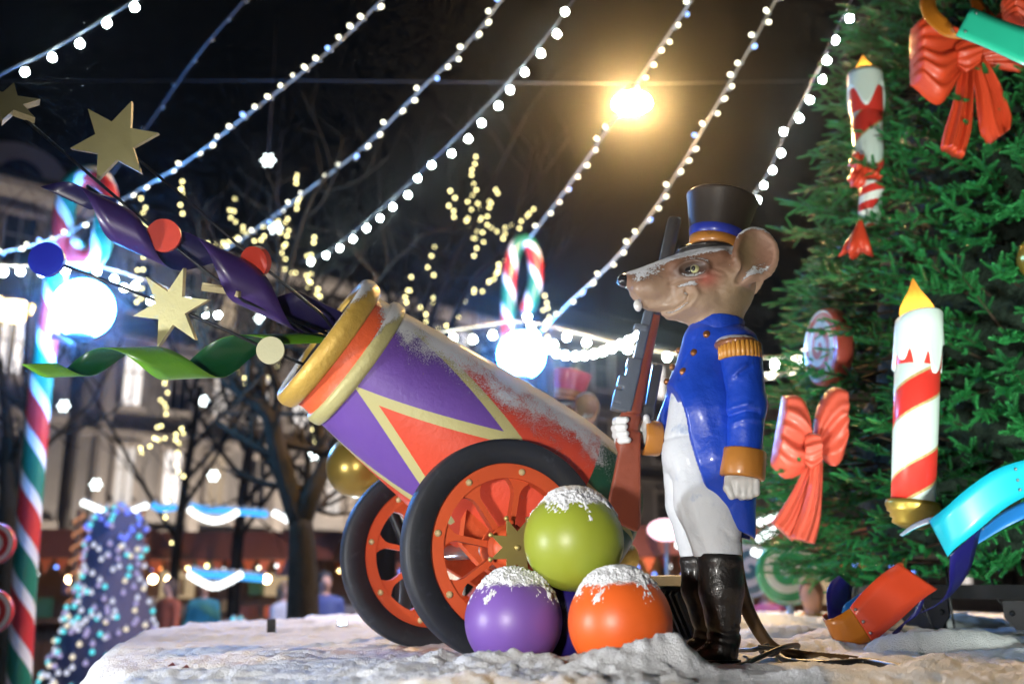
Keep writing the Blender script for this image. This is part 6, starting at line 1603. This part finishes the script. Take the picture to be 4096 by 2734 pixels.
# ================================================================== SMALL THINGS ON THE PLATFORM
m_ledb = glow('led_flood_lens', (0.62, 0.82, 1.0), 60.0)
c = PZ(785, 1432, .03); floodlight((c.x, c.y, .05), (c.x * .3, 2.0, .25), 'dazzling small white floodlight on the snow behind the far wheel', True, .045, None, 14, (0.62, 0.80, 1.0), 100, m_ledb)
m_bluebox = None
c = PZ(632, 1444, .03); floodlight((c.x, c.y, .05), (c.x + 1, c.y + .3, .10), 'small blue floodlight housing lying on the snow near the platform edge', False, .085)
c = P(1566, 1385, 4.25); fl = floodlight((c.x, c.y, .22), (2.9, 6.6, 2.4), 'black floodlight box behind the mouse soldier boots', True, .25, None, 110, (0.85, 1.0, 0.86), 70, None, wide=.85)
# black cables round the tail
m_cable = material('black_cable', (0.012, 0.012, 0.013), .45)
def cable(label, pts, r=.0075):
    q = [Vector(k) for k in spline([tuple(k) for k in pts], 8)]; mb = MB(); tube(mb, q, r, 8); tag(put('cable', mb.mesh('cable'), m_cable), label, 'cable', 'black cables on the snow')
def G(x, y, z=.02): return PZ(x, y, z)
cable('black cable looped round the tail tip toward the boots', [G(1690, 1528), G(1720, 1516, .03), G(1760, 1498, .05), G(1800, 1482, .07), G(1830, 1478, .06), G(1826, 1488, .03)], .009)
cable('tangled black cable between the boots and the tail', [G(1690, 1490, .03), G(1730, 1488, .05), G(1760, 1478, .07), G(1745, 1492, .04), G(1770, 1500, .03), G(1785, 1488, .06), G(1740, 1482, .07)], .008)
cable('black cable running right over the snow to the tree stand', [G(1785, 1500, .03), G(1812, 1515, .02), G(1900, 1520, .025), G(1990, 1516, .03), G(2080, 1530, .03), G(2160, 1520, .03)], .012)
# second mouse soldier farther back: a copy in red
m_red2 = material('red_felt_paint', (0.50, 0.045, 0.055), .4, coat=.2); m_redcoat = material('crimson_coat', (0.42, 0.02, 0.03), .35, coat=.3)
zq, zp = Q(1647, 508).z, P(1307, 884, 6.4).z
Y2 = 6.4 * (zq - CAM_H) / (zp - CAM_H)                 # the distance at which a statue of the same height shows its hat there
dlt = P(1307, 884, Y2) - Q(1647, 508)
m2 = thing('mouse_soldier_statue', (mouse.location.x + dlt.x, mouse.location.y + dlt.y, 0), 'second mouse soldier statue in a red shako, mostly hidden behind the cannon', 'statue', 'mouse soldier statues on the platform')
def copy_to(o, par, top):
    c = o.copy(); COL.objects.link(c); c.parent = par
    if top: c.matrix_parent_inverse = Matrix.Translation(mouse.location).inverted()
    sw = {'shako': m_red2, 'hat_button': m_brown, 'hat_band': m_brown, 'tailcoat': m_redcoat, 'sleeve': m_redcoat, 'collar': m_redcoat, 'far_sleeve': m_redcoat}.get(o.name.split('.')[0])
    if sw: c.material_slots[0].link = 'OBJECT'; c.material_slots[0].material = sw
    for ch in list(o.children): copy_to(ch, c, False)
for ch in list(mouse.children): copy_to(ch, m2, True)
# gold ball on a post behind the cannon
c = P(822, 1068, 5.15); t = bauble('gold_ball', tuple(c), .165, (0.34, 0.24, 0.05), 'dull gold ball on a post behind the cannon barrel', .3, .6, False, group=None)
mb = MB(); tube(mb, [c + Vector((.06, 0, -.12)), c + Vector((.18, 0, -.22)), (c.x + .26, c.y, c.z - .4), (c.x + .26, c.y, 0)], .03, 12); lathe(mb, (c.x + .26, c.y, 0), UP, [(.12, 0), (.12, .02), (.03, .04)], 20); put('post', mb.mesh('post'), m_black, t)
# icy leftovers in the open snow: dark leaves
m_leaf = material('dead_leaf', (0.10, 0.015, 0.02), .7)
rg = random.Random(4)
for i, (x, y, lab) in enumerate(((392, 1522, 'dark dead leaf lying nearest the platform edge'), (424, 1527, 'reddish dead leaf on the open snow'), (545, 1510, 'small dark leaf scrap on the snow farther right'))):
    c = PZ(x, y, .03); mb = MB(); mb.add([(c.x - .012, c.y, .024), (c.x, c.y - .008, .030), (c.x + .014, c.y + .004, .026), (c.x + .003, c.y + .01, .036)], [(0, 1, 2, 3)]); tag(put('dead_leaf', mb.mesh('dead_leaf', False), m_leaf), lab, 'leaf', 'dead leaves on the snow')

# ================================================================== NIGHT AIR
mh = bpy.data.materials.new('winter_haze'); mh.use_nodes = True
N_, L_ = mh.node_tree.nodes, mh.node_tree.links; N_.remove(N_['Principled BSDF'])
pv = N_.new('ShaderNodeVolumePrincipled'); pv.inputs['Color'].default_value = (.9, .92, .95, 1); pv.inputs['Density'].default_value = 0.0014; pv.inputs['Anisotropy'].default_value = 0.955
L_.new(pv.outputs[0], N_['Material Output'].inputs['Volume'])
mb = MB(); box(mb, (0, 42.5, 10), (124, 120, 25)); tag(put('haze', mb.mesh('haze', False), mh), 'thin frosty night haze over the whole square', kind='stuff')
